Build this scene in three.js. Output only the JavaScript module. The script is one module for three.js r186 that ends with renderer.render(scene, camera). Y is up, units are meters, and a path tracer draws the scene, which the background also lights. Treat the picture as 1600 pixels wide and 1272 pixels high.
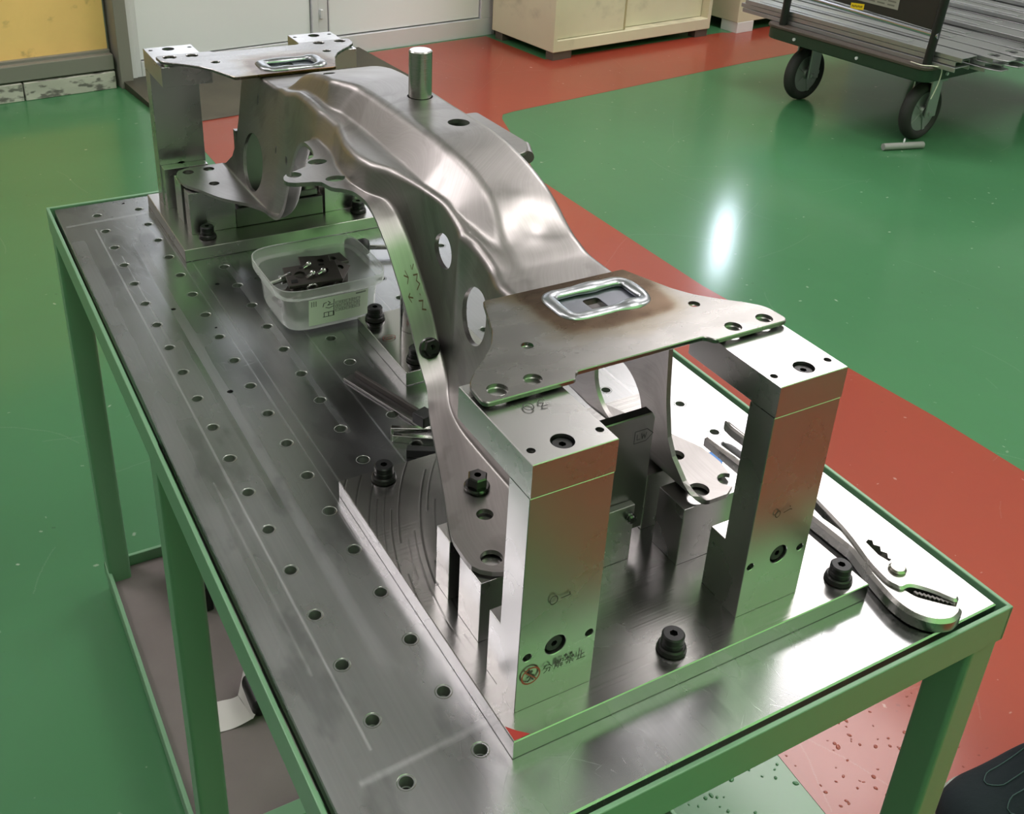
import * as THREE from 'three';
import { RoundedBoxGeometry } from 'three/addons/geometries/RoundedBoxGeometry.js';
import { mergeGeometries, toCreasedNormals, mergeVertices } from 'three/addons/utils/BufferGeometryUtils.js';
import { RectAreaLightUniformsLib } from 'three/addons/lights/RectAreaLightUniformsLib.js';
import { Brush, Evaluator, SUBTRACTION } from 'three-bvh-csg';

RectAreaLightUniformsLib.init();
const scene = new THREE.Scene();
const renderer = new THREE.WebGLRenderer({ antialias: true });
renderer.toneMapping = THREE.LinearToneMapping;
renderer.toneMappingExposure = 0.86;
renderer.shadowMap.enabled = true;
renderer.shadowMap.type = THREE.PCFSoftShadowMap;

// one unit of the layout = the 50 mm pitch of the holes in the bench top; the bench top is y = 0, the floor y = FL
const U = 0.05, FL = -12.5;
const V = (x, y, z) => new THREE.Vector3(x * U, (y - FL) * U, z * U);

// ---------- camera ----------
const camera = new THREE.PerspectiveCamera(2 * Math.atan(830.4 / 1664.917) * 180 / Math.PI, 1600 / 1660.8, 0.05, 60);
camera.position.copy(V(-3.64582, 11.08019, 25.65235));
camera.quaternion.setFromRotationMatrix(new THREE.Matrix4().makeBasis(
  new THREE.Vector3(0.87314713, 0.04162681, 0.48567613),
  new THREE.Vector3(0.1915368, 0.88691076, -0.42036051),
  new THREE.Vector3(-0.44824965, 0.46006143, 0.76643052)));
{ // off-centre crop of a phone picture: principal point at (766.2, 441.6)
  const fw = 1667.6, fh = 1660.8;
  camera.setViewOffset(fw, fh, fw / 2 - 766.2, fh / 2 - 441.64, 1600, 1272);
}
scene.background = new THREE.Color(0.5, 0.55, 0.6);

// room frame: s along the back wall, h up, w out of the wall towards the bench
const RA = Math.atan(0.114), RO = [28.9, -12.5, -53.02];
const sdir = [Math.cos(RA), 0, -Math.sin(RA)], wdir = [Math.sin(RA), 0, Math.cos(RA)];
const RP = (s, h, w) => [RO[0] + s * sdir[0] + w * wdir[0], RO[1] + h, RO[2] + s * sdir[2] + w * wdir[2]];

// ---------- lights: troffers in the ceiling, daylight at one window ----------
const CEIL = 67, HANG = 60; // ceiling and hanging height of the fluorescent battens
const LAMPS = [ // s, w, size s, size w, power
  [19, 31, 4.4, 32, 11], [26, 31, 4.4, 32, 11], [33, 31, 4.4, 32, 11],
  [-8, 76, 6, 24, 17], [-42, 42, 6, 24, 6], [-42, 84, 6, 24, 7], [40, 82, 6, 24, 21], [74, 80, 6, 24, 14], [-61, 15, 9, 24, 17],
];
const WINDOW = { s0: 46.2, s1: 49.2, h0: 24.5, h1: 32, power: 34 };
const GREENWIN = { s0: -62, s1: 42, h0: 40, h1: 64, power: 0.32, w0: 98 }; // green glazed clerestory in the wall behind the camera
function areaLight(p, dir, w, h, color, intensity) {
  const l = new THREE.RectAreaLight(color, intensity, w * U, h * U);
  l.position.copy(V(...p)); l.lookAt(l.position.clone().add(new THREE.Vector3(...dir)));
  scene.add(l); return l;
}
for (const [s, w, a, b, I] of LAMPS) {
  const l = new THREE.RectAreaLight(0xfff5f8, I, a * U, b * U);
  l.position.copy(V(...RP(s, HANG - 0.25, w)));
  l.rotation.set(0, 0, 0); l.rotateY(RA); l.rotateX(-Math.PI / 2); scene.add(l);
  const u = new THREE.RectAreaLight(0xfff5f8, I * 0.28, a * U, b * U); // the battens are open above and light the ceiling
  u.position.copy(V(...RP(s, HANG + 1.05, w))); u.rotateY(RA); u.rotateX(Math.PI / 2); scene.add(u);
}
areaLight(RP((WINDOW.s0 + WINDOW.s1) / 2, (WINDOW.h0 + WINDOW.h1) / 2, 0.25), wdir, WINDOW.s1 - WINDOW.s0, WINDOW.h1 - WINDOW.h0, 0xdcecff, WINDOW.power);
areaLight(RP((GREENWIN.s0 + GREENWIN.s1) / 2, (GREENWIN.h0 + GREENWIN.h1) / 2, 127.6), wdir.map((v) => -v), GREENWIN.s1 - GREENWIN.s0, GREENWIN.h1 - GREENWIN.h0, 0xa6e596, GREENWIN.power);
areaLight(RP((GREENWIN.s0 + GREENWIN.s1) / 2, CEIL - 0.4, (GREENWIN.w0 + 127) / 2), [0, -1, 0.001], GREENWIN.s1 - GREENWIN.s0, 127 - GREENWIN.w0, 0xa6e596, GREENWIN.power);
for (const [a, b] of [[-17.3, -4], [-2.1, 12.1]]) areaLight(RP((a + b) / 2, 32.7, 0.1), wdir, b - a, 20.4, 0xeeefff, 1.5);

// ---------- helpers ----------
let seed = 12345;
const rnd = () => { seed = (seed * 1664525 + 1013904223) >>> 0; return seed / 4294967296; };
const hash = (x, y, k) => { let h = Math.imul(x, 374761393) ^ Math.imul(y, 668265263) ^ Math.imul(k, 974634777); h = Math.imul(h ^ (h >>> 13), 1274126177); return ((h ^ (h >>> 16)) >>> 0) / 4294967296; };
function vn(x, y, px, py, k) { // tiling value noise
  const x0 = Math.floor(x), y0 = Math.floor(y); let a = x - x0, b = y - y0; a = a * a * (3 - 2 * a); b = b * b * (3 - 2 * b);
  const m = (v, p) => ((v % p) + p) % p;
  const X0 = m(x0, px), X1 = m(x0 + 1, px), Y0 = m(y0, py), Y1 = m(y0 + 1, py);
  return (hash(X0, Y0, k) * (1 - a) + hash(X1, Y0, k) * a) * (1 - b) + (hash(X0, Y1, k) * (1 - a) + hash(X1, Y1, k) * a) * b;
}
function fbm(u, v, p, oct, k) { let s = 0, a = 0.5, t = 0; for (let i = 0; i < oct; i++) { s += a * vn(u * p, v * p, p, p, k + i); t += a; a *= 0.5; p *= 2; } return s / t; }
const clamp = (x, a = 0, b = 1) => Math.min(b, Math.max(a, x));
const sstep = (a, b, x) => { const t = clamp((x - a) / (b - a)); return t * t * (3 - 2 * t); };
const lerp = (a, b, t) => a + (b - a) * t;
function interp(K, x) { if (x <= K[0][0]) return K[0][1]; for (let i = 1; i < K.length; i++) if (x <= K[i][0]) { const t = (x - K[i - 1][0]) / (K[i][0] - K[i - 1][0]); return lerp(K[i - 1][1], K[i][1], t); } return K[K.length - 1][1]; }
function smoothK(K) { // monotone cubic through the knots
  const n = K.length, d = [], m = [];
  for (let i = 0; i < n - 1; i++) d.push((K[i + 1][1] - K[i][1]) / (K[i + 1][0] - K[i][0]));
  for (let i = 0; i < n; i++) m.push(i === 0 ? d[0] : i === n - 1 ? d[n - 2] : d[i - 1] * d[i] <= 0 ? 0 : 2 * d[i - 1] * d[i] / (d[i - 1] + d[i]));
  return (x) => {
    if (x <= K[0][0]) return K[0][1]; if (x >= K[n - 1][0]) return K[n - 1][1];
    let i = 0; while (x > K[i + 1][0]) i++;
    const h = K[i + 1][0] - K[i][0], t = (x - K[i][0]) / h, t2 = t * t, t3 = t2 * t;
    return (2 * t3 - 3 * t2 + 1) * K[i][1] + (t3 - 2 * t2 + t) * h * m[i] + (-2 * t3 + 3 * t2) * K[i + 1][1] + (t3 - t2) * h * m[i + 1];
  };
}
function tex(w, h, fn, { srgb = false, rx = 1, ry = 1 } = {}) {
  const d = new Uint8Array(w * h * 4), c = [0, 0, 0, 1];
  for (let y = 0; y < h; y++) for (let x = 0; x < w; x++) {
    fn((x + 0.5) / w, (y + 0.5) / h, c); const i = (y * w + x) * 4;
    for (let k = 0; k < 4; k++) d[i + k] = clamp(c[k]) * 255;
  }
  const t = new THREE.DataTexture(d, w, h, THREE.RGBAFormat);
  t.wrapS = t.wrapT = THREE.RepeatWrapping; t.magFilter = THREE.LinearFilter; t.minFilter = THREE.LinearFilter;
  if (srgb) t.colorSpace = THREE.SRGBColorSpace; t.repeat.set(rx, ry); t.needsUpdate = true; return t;
}
const grey = (f) => (u, v, c) => { c[0] = c[1] = c[2] = f(u, v); c[3] = 1; };
const rep = (t, rx, ry, rot = 0) => { const c = t.clone(); c.repeat.set(rx, ry); c.rotation = rot; c.needsUpdate = true; return c; };
function canvasTex(w, h, draw, srgb = true) { const c = document.createElement('canvas'); c.width = w; c.height = h; draw(c.getContext('2d'), w, h); const t = new THREE.CanvasTexture(c); if (srgb) t.colorSpace = THREE.SRGBColorSpace; return t; }

const counters = {};
const numbered = (n) => { const k = counters[n] = (counters[n] ?? -1) + 1; return k ? n + '_' + String(k).padStart(3, '0') : n; };
const origin = new WeakMap();
function finish(m) { m.castShadow = m.receiveShadow = true; return m; }
function thing(name, label, category, at, group) {
  const o = new THREE.Group(); o.name = numbered(name); o.position.copy(V(...at)); origin.set(o, at);
  o.userData = { label, category }; if (group) o.userData.group = group; scene.add(o); return o;
}
function struct(name, at = [0, FL, 0]) { const o = new THREE.Group(); o.name = numbered(name); o.position.copy(V(...at)); origin.set(o, at); o.userData = { kind: 'structure' }; scene.add(o); return o; }
function part(parent, name, geo, mat, label) { // geo is in layout coordinates
  const at = origin.get(parent), g = Array.isArray(geo) ? mergeGeometries(geo.map((q) => clean(q))) : geo;
  g.translate(-at[0], -at[1], -at[2]); g.scale(U, U, U);
  const m = finish(new THREE.Mesh(g, mat)); m.name = name; origin.set(m, at); if (label) m.userData.label = label; parent.add(m); return m;
}
function solo(name, label, category, at, geo, mat, group) {
  const g = Array.isArray(geo) ? mergeGeometries(geo.map((q) => clean(q))) : geo; g.translate(-at[0], -at[1], -at[2]); g.scale(U, U, U);
  const m = finish(new THREE.Mesh(g, mat)); m.name = numbered(name); m.position.copy(V(...at)); origin.set(m, at);
  m.userData = { label, category }; if (group) m.userData.group = group; scene.add(m); return m;
}
function clean(g) { g = g.index ? g.toNonIndexed() : g; for (const k of Object.keys(g.attributes)) if (!['position', 'normal', 'uv'].includes(k)) g.deleteAttribute(k); if (!g.attributes.uv) boxUV(g); g.groups.length = 0; return g; }
function boxUV(g) { // uv in metres from the dominant axis of each normal (layout units in, metres out)
  const p = g.attributes.position, n = g.attributes.normal, uv = new Float32Array(p.count * 2);
  for (let i = 0; i < p.count; i++) {
    const ax = Math.abs(n.getX(i)), ay = Math.abs(n.getY(i)), az = Math.abs(n.getZ(i));
    let a, b; if (ay >= ax && ay >= az) { a = p.getX(i); b = p.getZ(i); } else if (ax >= az) { a = p.getZ(i); b = p.getY(i); } else { a = p.getX(i); b = p.getY(i); }
    uv[2 * i] = a * U; uv[2 * i + 1] = b * U;
  }
  g.setAttribute('uv', new THREE.BufferAttribute(uv, 2)); return g;
}
function box(x0, x1, y0, y1, z0, z1, r = 0.02, seg = 1) {
  const w = x1 - x0, h = y1 - y0, d = z1 - z0, g = r > 0 ? new RoundedBoxGeometry(w, h, d, seg, Math.min(r, w / 2.01, h / 2.01, d / 2.01)) : new THREE.BoxGeometry(w, h, d);
  g.translate((x0 + x1) / 2, (y0 + y1) / 2, (z0 + z1) / 2); return boxUV(clean(g));
}
const circle = (x, y, r, n = 24) => Array.from({ length: n }, (_, i) => [x + r * Math.cos(i / n * 2 * Math.PI), y + r * Math.sin(i / n * 2 * Math.PI)]);
function slab(pts, holes, a, b, axis, bev = 0.015, crease = 0.6) { // outline extruded along axis from a to b; 'y': pts are (x,z), 'z': (x,y), 'x': (z,y)
  const f = axis === 'y' ? ([x, z]) => new THREE.Vector2(x, -z) : axis === 'x' ? ([z, y]) => new THREE.Vector2(-z, y) : ([x, y]) => new THREE.Vector2(x, y);
  const s = new THREE.Shape(pts.map(f)); for (const h of holes || []) s.holes.push(new THREE.Path(h.map(f)));
  const e = bev > 0 ? { bevelEnabled: true, bevelThickness: bev, bevelSize: bev, bevelOffset: -bev, bevelSegments: 1 } : { bevelEnabled: false };
  let g = new THREE.ExtrudeGeometry(s, { depth: b - a - 2 * (bev || 0), curveSegments: 12, ...e }); g.translate(0, 0, a + (bev || 0));
  if (axis === 'y') g.rotateX(-Math.PI / 2); if (axis === 'x') g.rotateY(Math.PI / 2);
  g = clean(g); if (crease) { g.deleteAttribute('uv'); g = toCreasedNormals(g, crease); } return boxUV(g);
}
function roundPoly(pts, r, n = 5) { // round the corners of an outline
  const out = [], N = pts.length;
  for (let i = 0; i < N; i++) {
    const p = pts[i], a = pts[(i + N - 1) % N], b = pts[(i + 1) % N], rr = p[2] ?? r; if (!rr) { out.push([p[0], p[1]]); continue; }
    const la = Math.hypot(a[0] - p[0], a[1] - p[1]), lb = Math.hypot(b[0] - p[0], b[1] - p[1]), d = Math.min(rr, la * 0.48, lb * 0.48);
    const A = [p[0] + (a[0] - p[0]) / la * d, p[1] + (a[1] - p[1]) / la * d], B = [p[0] + (b[0] - p[0]) / lb * d, p[1] + (b[1] - p[1]) / lb * d];
    for (let k = 0; k <= n; k++) { const t = k / n, q = 1 - t; out.push([q * q * A[0] + 2 * q * t * p[0] + t * t * B[0], q * q * A[1] + 2 * q * t * p[1] + t * t * B[1]]); }
  }
  return out;
}
function cyl(x, y0, y1, z, r, r2 = r, n = 32, bev = 0.02) {
  const g = new THREE.LatheGeometry([[0, y0], [r - bev, y0], [r, y0 + bev], [r2, y1 - bev], [r2 - bev, y1], [0, y1]].map(([a, b]) => new THREE.Vector2(Math.max(a, 1e-4), b)), n);
  g.translate(x, 0, z); return boxUV(toCreasedNormals(clean(g), 0.5));
}
function rodZ(x0, y0, z0, x1, y1, z1, r, n = 16, r2 = r) { // rod between two points
  const a = new THREE.Vector3(x0, y0, z0), b = new THREE.Vector3(x1, y1, z1), L = a.distanceTo(b), g = new THREE.CylinderGeometry(r2, r, L, n);
  g.translate(0, L / 2, 0); g.applyQuaternion(new THREE.Quaternion().setFromUnitVectors(new THREE.Vector3(0, 1, 0), b.clone().sub(a).normalize())); g.translate(x0, y0, z0); return clean(g);
}
const toRoom = (g) => { g.rotateY(RA); g.translate(...RO); return g; };
const rbox = (s0, s1, h0, h1, w0, w1, r = 0.04, seg = 1) => toRoom(box(s0, s1, h0, h1, w0, w1, r, seg));
function grid(nu, nv, fn, close = false) { // smooth sheet from fn(i/nu, j/nv)
  const pos = [], uv = [], idx = [];
  for (let i = 0; i <= nu; i++) for (let j = 0; j <= nv; j++) { const p = fn(i / nu, j / nv); pos.push(p[0], p[1], p[2]); uv.push(p[3] ?? i / nu, p[4] ?? j / nv); }
  for (let i = 0; i < nu; i++) for (let j = 0; j < nv; j++) { const a = i * (nv + 1) + j, b = a + nv + 1; idx.push(a, b, a + 1, b, b + 1, a + 1); }
  const g = new THREE.BufferGeometry(); g.setAttribute('position', new THREE.Float32BufferAttribute(pos, 3)); g.setAttribute('uv', new THREE.Float32BufferAttribute(uv, 2)); g.setIndex(idx); g.computeVertexNormals(); return g;
}
const ev = new Evaluator(); ev.useGroups = false; ev.attributes = ['position', 'normal', 'uv'];
function subtract(geo, cutters) { let a = new Brush(geo); a.updateMatrixWorld(); for (const c of cutters) { const b = new Brush(clean(c)); b.updateMatrixWorld(); a = ev.evaluate(a, b, SUBTRACTION); } return a.geometry; }

// ---------- materials ----------
const tBrush = tex(1024, 256, grey((u, v) => 0.5 * vn(u * 6, v * 128, 6, 128, 1) + 0.3 * vn(u * 20, v * 256, 20, 256, 2) + 0.2 * vn(u * 3, v * 32, 3, 32, 3)));
const tBlot = tex(512, 512, grey((u, v) => fbm(u, v, 4, 6, 10)));
const tScr = tex(1024, 1024, (() => { // fine random scratches
  const c = new Float32Array(1024 * 1024); let s = 7; const r = () => { s = (s * 1664525 + 1013904223) >>> 0; return s / 4294967296; };
  for (let k = 0; k < 420; k++) { let x = r() * 1024, y = r() * 1024; const a = r() * 6.283, L = 30 + r() * r() * 320, b = (r() - 0.5) * 0.004, I = 0.15 + r() * 0.5; let t = a; for (let i = 0; i < L; i++) { x += Math.cos(t); y += Math.sin(t); t += b; c[((Math.floor(y) & 1023) << 10) | (Math.floor(x) & 1023)] += I * Math.sin(i / L * Math.PI); } }
  return grey((u, v) => 0.5 + 0.5 * clamp(c[(Math.floor(v * 1024) << 10) | Math.floor(u * 1024)]));
})());
const tRough = tex(512, 512, (u, v, c) => { const f = fbm(u, v, 6, 5, 40); c[0] = 1; c[1] = 0.87 + 0.26 * (f - 0.5); c[2] = 1; c[3] = 1; });
const std = (o) => new THREE.MeshStandardMaterial(o), phys = (o) => new THREE.MeshPhysicalMaterial(o);
const L3 = (r, g, b) => new THREE.Color().setRGB(r, g, b);
const M = {};
M.block = std({ color: L3(0.45, 0.445, 0.44), metalness: 1, roughness: 0.33, roughnessMap: rep(tRough, 4, 4) });
M.base = std({ color: L3(0.46, 0.445, 0.43), metalness: 1, roughness: 0.34, roughnessMap: rep(tRough, 4, 4) });
M.polish = std({ color: L3(0.55, 0.54, 0.53), metalness: 1, roughness: 0.13 });
M.chrome = std({ color: L3(0.62, 0.62, 0.61), metalness: 1, roughness: 0.1 });
M.turned = std({ color: L3(0.42, 0.415, 0.39), metalness: 1, roughness: 0.22, bumpMap: rep(tBrush, 2, 30), bumpScale: 0.00005 });
M.black = std({ color: L3(0.018, 0.018, 0.019), metalness: 0.5, roughness: 0.38 });
M.oxide = std({ color: L3(0.028, 0.027, 0.027), metalness: 0.6, roughness: 0.35 });
M.green = phys({ color: L3(0.14, 0.29, 0.165), roughness: 0.42, clearcoat: 0.35, clearcoatRoughness: 0.3, bumpMap: rep(tBlot, 12, 12), bumpScale: 0.0002 });
M.darkplate = std({ color: L3(0.2, 0.195, 0.19), metalness: 1, roughness: 0.36, roughnessMap: rep(tRough, 6, 6) });
M.weld = std({ color: L3(0.34, 0.355, 0.375), metalness: 1, roughness: 0.3 });
M.nut = std({ color: L3(0.1, 0.1, 0.1), metalness: 1, roughness: 0.22 });

// ---------- floor, walls, ceiling ----------
const tFloor = (base, k, fleck) => tex(1024, 1024, (() => {
  const spots = []; let s = k * 99 + 5; const r = () => { s = (s * 1664525 + 1013904223) >>> 0; return s / 4294967296; };
  const c = new Float32Array(1024 * 1024);
  for (let i = 0; i < 230; i++) { const x = r() * 1024, y = r() * 1024, R = 0.7 + r() * r() * 3.2, I = (r() < 0.75 ? 1 : -0.7) * (0.3 + 0.7 * r()), e = 0.5 + r(), an = r() * 3; for (let dy = -8; dy <= 8; dy++) for (let dx = -8; dx <= 8; dx++) { const X = dx * Math.cos(an) + dy * Math.sin(an), Y = (-dx * Math.sin(an) + dy * Math.cos(an)) * (1 + e); if (X * X + Y * Y < R * R) c[(((Math.floor(y) + dy) & 1023) << 10) | ((Math.floor(x) + dx) & 1023)] = I; } }
  for (let k2 = 0; k2 < 40; k2++) { let x = r() * 1024, y = r() * 1024, a = r() * 6.28; const L = 20 + r() * 160; for (let i = 0; i < L; i++) { x += Math.cos(a); y += Math.sin(a); a += (r() - 0.5) * 0.08; c[((Math.floor(y) & 1023) << 10) | (Math.floor(x) & 1023)] = 0.13; } }
  return (u, v, o) => { const f = 0.82 + 0.36 * fbm(u, v, 3, 6, k), g = c[(Math.floor(v * 1024) << 10) | Math.floor(u * 1024)];
    for (let i = 0; i < 3; i++) { let q = base[i] * f; q = g > 0 ? lerp(q, fleck[i], g * 0.8) : q * (1 + 0.6 * g); o[i] = Math.pow(q, 1 / 2.2); } o[3] = 1; };
})(), { srgb: true });
const tWave = tex(512, 512, grey((u, v) => 0.7 * fbm(u, v, 3, 3, 70) + 0.3 * fbm(u, v, 24, 3, 75)));
const floorMat = (map) => phys({ map: rep(map, 0.6, 0.6), roughness: 0.55, clearcoat: 0.75, clearcoatRoughness: 0.16, clearcoatNormalScale: new THREE.Vector2(1, 1), bumpMap: rep(tWave, 1.1, 1.1), bumpScale: 0.0007, specularIntensity: 0.4 });
M.floorGreen = floorMat(tFloor([0.048, 0.18, 0.072], 3, [0.45, 0.5, 0.42]));
M.floorRed = floorMat(tFloor([0.31, 0.042, 0.02], 5, [0.6, 0.42, 0.38]));
M.concrete = std({ roughness: 0.9, map: rep(tex(512, 256, (u, v, c) => { const f = fbm(u, v, 5, 6, 21), g = sstep(0.55, 0.75, fbm(u, v, 24, 5, 27)); c[0] = 0.58 + 0.24 * f - 0.3 * g; c[1] = 0.57 + 0.24 * f - 0.3 * g; c[2] = 0.53 + 0.24 * f - 0.28 * g; c[3] = 1; }, { srgb: true }), 1.3, 3) });
M.wall = std({ color: L3(0.55, 0.54, 0.54), roughness: 0.9 });
M.ceil = std({ color: L3(0.7, 0.69, 0.7), roughness: 0.95 });
M.greyPaint = phys({ color: L3(0.2, 0.19, 0.165), roughness: 0.5, clearcoat: 0.2, clearcoatRoughness: 0.4, bumpMap: rep(tBlot, 6, 6), bumpScale: 0.0004 });
M.yellow = std({ roughness: 0.55, map: rep(tex(512, 512, (u, v, c) => { const f = fbm(u, v, 4, 6, 31), g = sstep(0.72, 0.85, fbm(u, v, 14, 5, 36)); const d = 0.92 + 0.16 * f - 0.25 * g; c[0] = 0.93 * d; c[1] = 0.76 * d; c[2] = 0.48 * d; c[3] = 1; }, { srgb: true }), 1, 1) });
M.alu = std({ color: L3(0.7, 0.69, 0.73), metalness: 0.2, roughness: 0.5, roughnessMap: rep(tRough, 2, 2) });
M.doorPanel = std({ color: L3(0.8, 0.79, 0.83), metalness: 0.0, roughness: 0.45, roughnessMap: rep(tRough, 1.5, 1.5) });
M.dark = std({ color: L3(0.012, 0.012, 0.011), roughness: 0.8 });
M.cream = std({ roughness: 0.5, map: rep(tex(512, 512, (u, v, c) => { const g = sstep(0.58, 0.75, fbm(u, v, 5, 6, 51)), f = fbm(u, v, 3, 5, 57); const d = 0.95 + 0.1 * f - 0.13 * g; c[0] = 0.83 * d; c[1] = 0.80 * d; c[2] = 0.69 * d; c[3] = 1; }, { srgb: true }), 1.2, 1.2) });
M.creamDark = std({ color: L3(0.42, 0.36, 0.2), roughness: 0.6 });
M.rampSteel = std({ roughness: 0.55, metalness: 0.3, map: rep(tex(512, 512, (u, v, c) => { const f = fbm(u, v, 4, 6, 61); c[0] = 0.30 + 0.26 * (f - 0.5); c[1] = 0.285 + 0.24 * (f - 0.5); c[2] = 0.24 + 0.2 * (f - 0.5); c[3] = 1; }, { srgb: true }), 1, 1) });
M.lamp = std({ color: L3(0.9, 0.9, 0.9), emissive: L3(1, 0.97, 0.92), emissiveIntensity: 6, roughness: 0.6 });
M.doorGlass = std({ color: L3(0.75, 0.77, 0.82), emissive: L3(0.93, 0.94, 1), emissiveIntensity: 0.9, roughness: 0.5 });
M.greenPane = std({ color: L3(0.2, 0.5, 0.15), emissive: L3(0.36, 0.8, 0.28), emissiveIntensity: 1.5, roughness: 0.5 });
M.pane = std({ color: L3(0.8, 0.85, 0.9), emissive: L3(0.86, 0.93, 1), emissiveIntensity: 14, roughness: 0.5 });
M.white = std({ color: L3(0.75, 0.75, 0.73), roughness: 0.6 });

const S0 = -78, S1 = 96, W1 = 128;
{
  const f = struct('floor');
  part(f, 'green_paint', rbox(S0, S1, -1.5, 0, -3, W1, 0), M.floorGreen);
  // red walkway: one lane along the back wall, one beside the bench
  const back = [[-18, 0.1], [12.7, 0.1], [12.75, 8.3], [33, 8.75], [33.4, 9.1], [S1, 9.1], [S1, 16.4]].map(([a, b]) => { const q = RP(a, 0, b); return [q[0], q[2]]; });
  const lane = [...back, [58, -39.45], [33.4, -35.65], [32.4, -35.35], [31.9, -34.6], [28.45, -24], [28.6, -9], [29.9, 4], [31.6, 72], [9.5, 72], [11.9, 32], [13.05, 14], [13.2, 12], [12.7, -5], [12.0, -20], [11.8, -41]];
  const blister = (n, x0, x1, z0, z1, mat, nm) => { const gs = []; for (let i = 0; i < n; i++) { const r = 0.022 + 0.055 * rnd() * rnd(), g = new THREE.SphereGeometry(r, 10, 6); g.scale(1 + 0.6 * rnd(), 0.4, 1); g.rotateY(rnd() * 3); g.translate(lerp(x0, x1, rnd()), FL + 0.012, lerp(z0, z1, rnd())); gs.push(clean(g)); } const m = part(f, nm, gs, mat); m.userData.kind = 'stuff'; };
  blister(130, 13.3, 18, 10.5, 16.5, M.floorRed, 'paint_blisters'); blister(60, 9.5, 13, 12.5, 16, M.floorGreen, 'paint_blisters');
  part(f, 'red_lane', slab(lane, [], FL, FL + 0.012, 'y', 0, 0), M.floorRed);
  const c = struct('ceiling'); const holes = LAMPS.map(([s, w, a, b]) => [[s - a / 2 - 0.8, w - b / 2 - 0.8], [s + a / 2 + 0.8, w - b / 2 - 0.8], [s + a / 2 + 0.8, w + b / 2 + 0.8], [s - a / 2 - 0.8, w + b / 2 + 0.8]]);
  const G0 = GREENWIN;
  part(c, 'ceiling_slab', [rbox(S0, S1, CEIL, CEIL + 3, -3, G0.w0, 0), rbox(S0, G0.s0, CEIL, CEIL + 3, G0.w0, W1, 0), rbox(G0.s1, S1, CEIL, CEIL + 3, G0.w0, W1, 0)], M.ceil);
  const sk = struct('window_3'); // green translucent roof sheets over the far end of the shop
  for (let i = 0; i < 8; i++) part(sk, 'roof_sheet', rbox(G0.s0 + i * 13 + 0.2, G0.s0 + i * 13 + 12.8, CEIL + 0.1, CEIL + 0.4, G0.w0, W1, 0), M.greenPane);
  part(sk, 'purlin', rbox(G0.s0 - 1, G0.s1 + 1, CEIL + 0.5, CEIL + 2.5, G0.w0, W1, 0), M.ceil);
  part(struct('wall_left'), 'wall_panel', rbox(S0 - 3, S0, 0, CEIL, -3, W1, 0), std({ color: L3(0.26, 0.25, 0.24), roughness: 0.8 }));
  part(struct('wall_right'), 'wall_panel', rbox(S1, S1 + 3, 0, CEIL, -3, W1, 0), M.wall);
  const wf = struct('wall_front'); const G = GREENWIN;
  part(wf, 'wall_panel', toRoom(slab([[S0 - 3, 0], [S1 + 3, 0], [S1 + 3, CEIL], [S0 - 3, CEIL]], [[[G.s0, G.h0], [G.s1, G.h0], [G.s1, G.h1], [G.s0, G.h1]]], W1, W1 + 3, 'z', 0)), M.wall);
  const w2 = struct('window_2'), nb = 9, bw = (G.s1 - G.s0) / nb;
  for (let i = 0; i < nb; i++) part(w2, 'green_pane', rbox(G.s0 + i * bw + 0.3, G.s0 + (i + 1) * bw - 0.3, G.h0, G.h1, W1 + 0.4, W1 + 0.6, 0), M.greenPane);
  for (let i = 0; i <= nb; i++) part(w2, 'mullion', rbox(G.s0 + i * bw - 0.35, G.s0 + i * bw + 0.35, G.h0, G.h1, W1 + 0.1, W1 + 0.9, 0.03), M.alu);
  part(w2, 'window_back', rbox(G.s0 - 1, G.s1 + 1, G.h0 - 1, G.h1 + 1, W1 + 3, W1 + 3.4, 0), M.wall);
  const b = struct('wall_back');
  part(b, 'wall_panel', toRoom(slab([[S0 - 3, 0], [S1 + 3, 0], [S1 + 3, CEIL], [S0 - 3, CEIL]], [[[WINDOW.s0, WINDOW.h0], [WINDOW.s1, WINDOW.h0], [WINDOW.s1, WINDOW.h1], [WINDOW.s0, WINDOW.h1]]], -4, -1.6, 'z', 0)), M.wall);
  part(b, 'wall_face', [rbox(14.6, WINDOW.s0, 0, CEIL, -1.6, 0, 0), rbox(WINDOW.s1, S1, 0, CEIL, -1.6, 0, 0), rbox(WINDOW.s0, WINDOW.s1, 0, WINDOW.h0, -1.6, 0, 0), rbox(WINDOW.s0, WINDOW.s1, WINDOW.h1, CEIL, -1.6, 0, 0), rbox(S0, 14.6, 44, CEIL, -1.6, 0, 0)], M.wall);
  const w = struct('window_1');
  part(w, 'frosted_pane', rbox(WINDOW.s0, WINDOW.s1, WINDOW.h0, WINDOW.h1, -0.5, -0.3, 0), M.pane);
  part(w, 'window_frame', [rbox(WINDOW.s0 - 0.6, WINDOW.s0 + 0.3, WINDOW.h0 - 0.6, WINDOW.h1 + 0.6, -0.3, 0.2), rbox(WINDOW.s1 - 0.3, WINDOW.s1 + 0.6, WINDOW.h0 - 0.6, WINDOW.h1 + 0.6, -0.3, 0.2), rbox(WINDOW.s0, WINDOW.s1, WINDOW.h0 - 0.6, WINDOW.h0 + 0.3, -0.3, 0.2), rbox(WINDOW.s0, WINDOW.s1, WINDOW.h1 - 0.3, WINDOW.h1 + 0.6, -0.3, 0.2)], M.alu);
  // yellow shutter at the left: kerb, bottom rail, panel
  const d1 = struct('door_1');
  part(d1, 'yellow_panel', rbox(-60, -19.35, 2.2, 22, -1.4, -0.9, 0), M.yellow); part(d1, 'upper_panel', rbox(-60, -19.35, 22, 44, -1.4, -0.9, 0), M.greyPaint);
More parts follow.
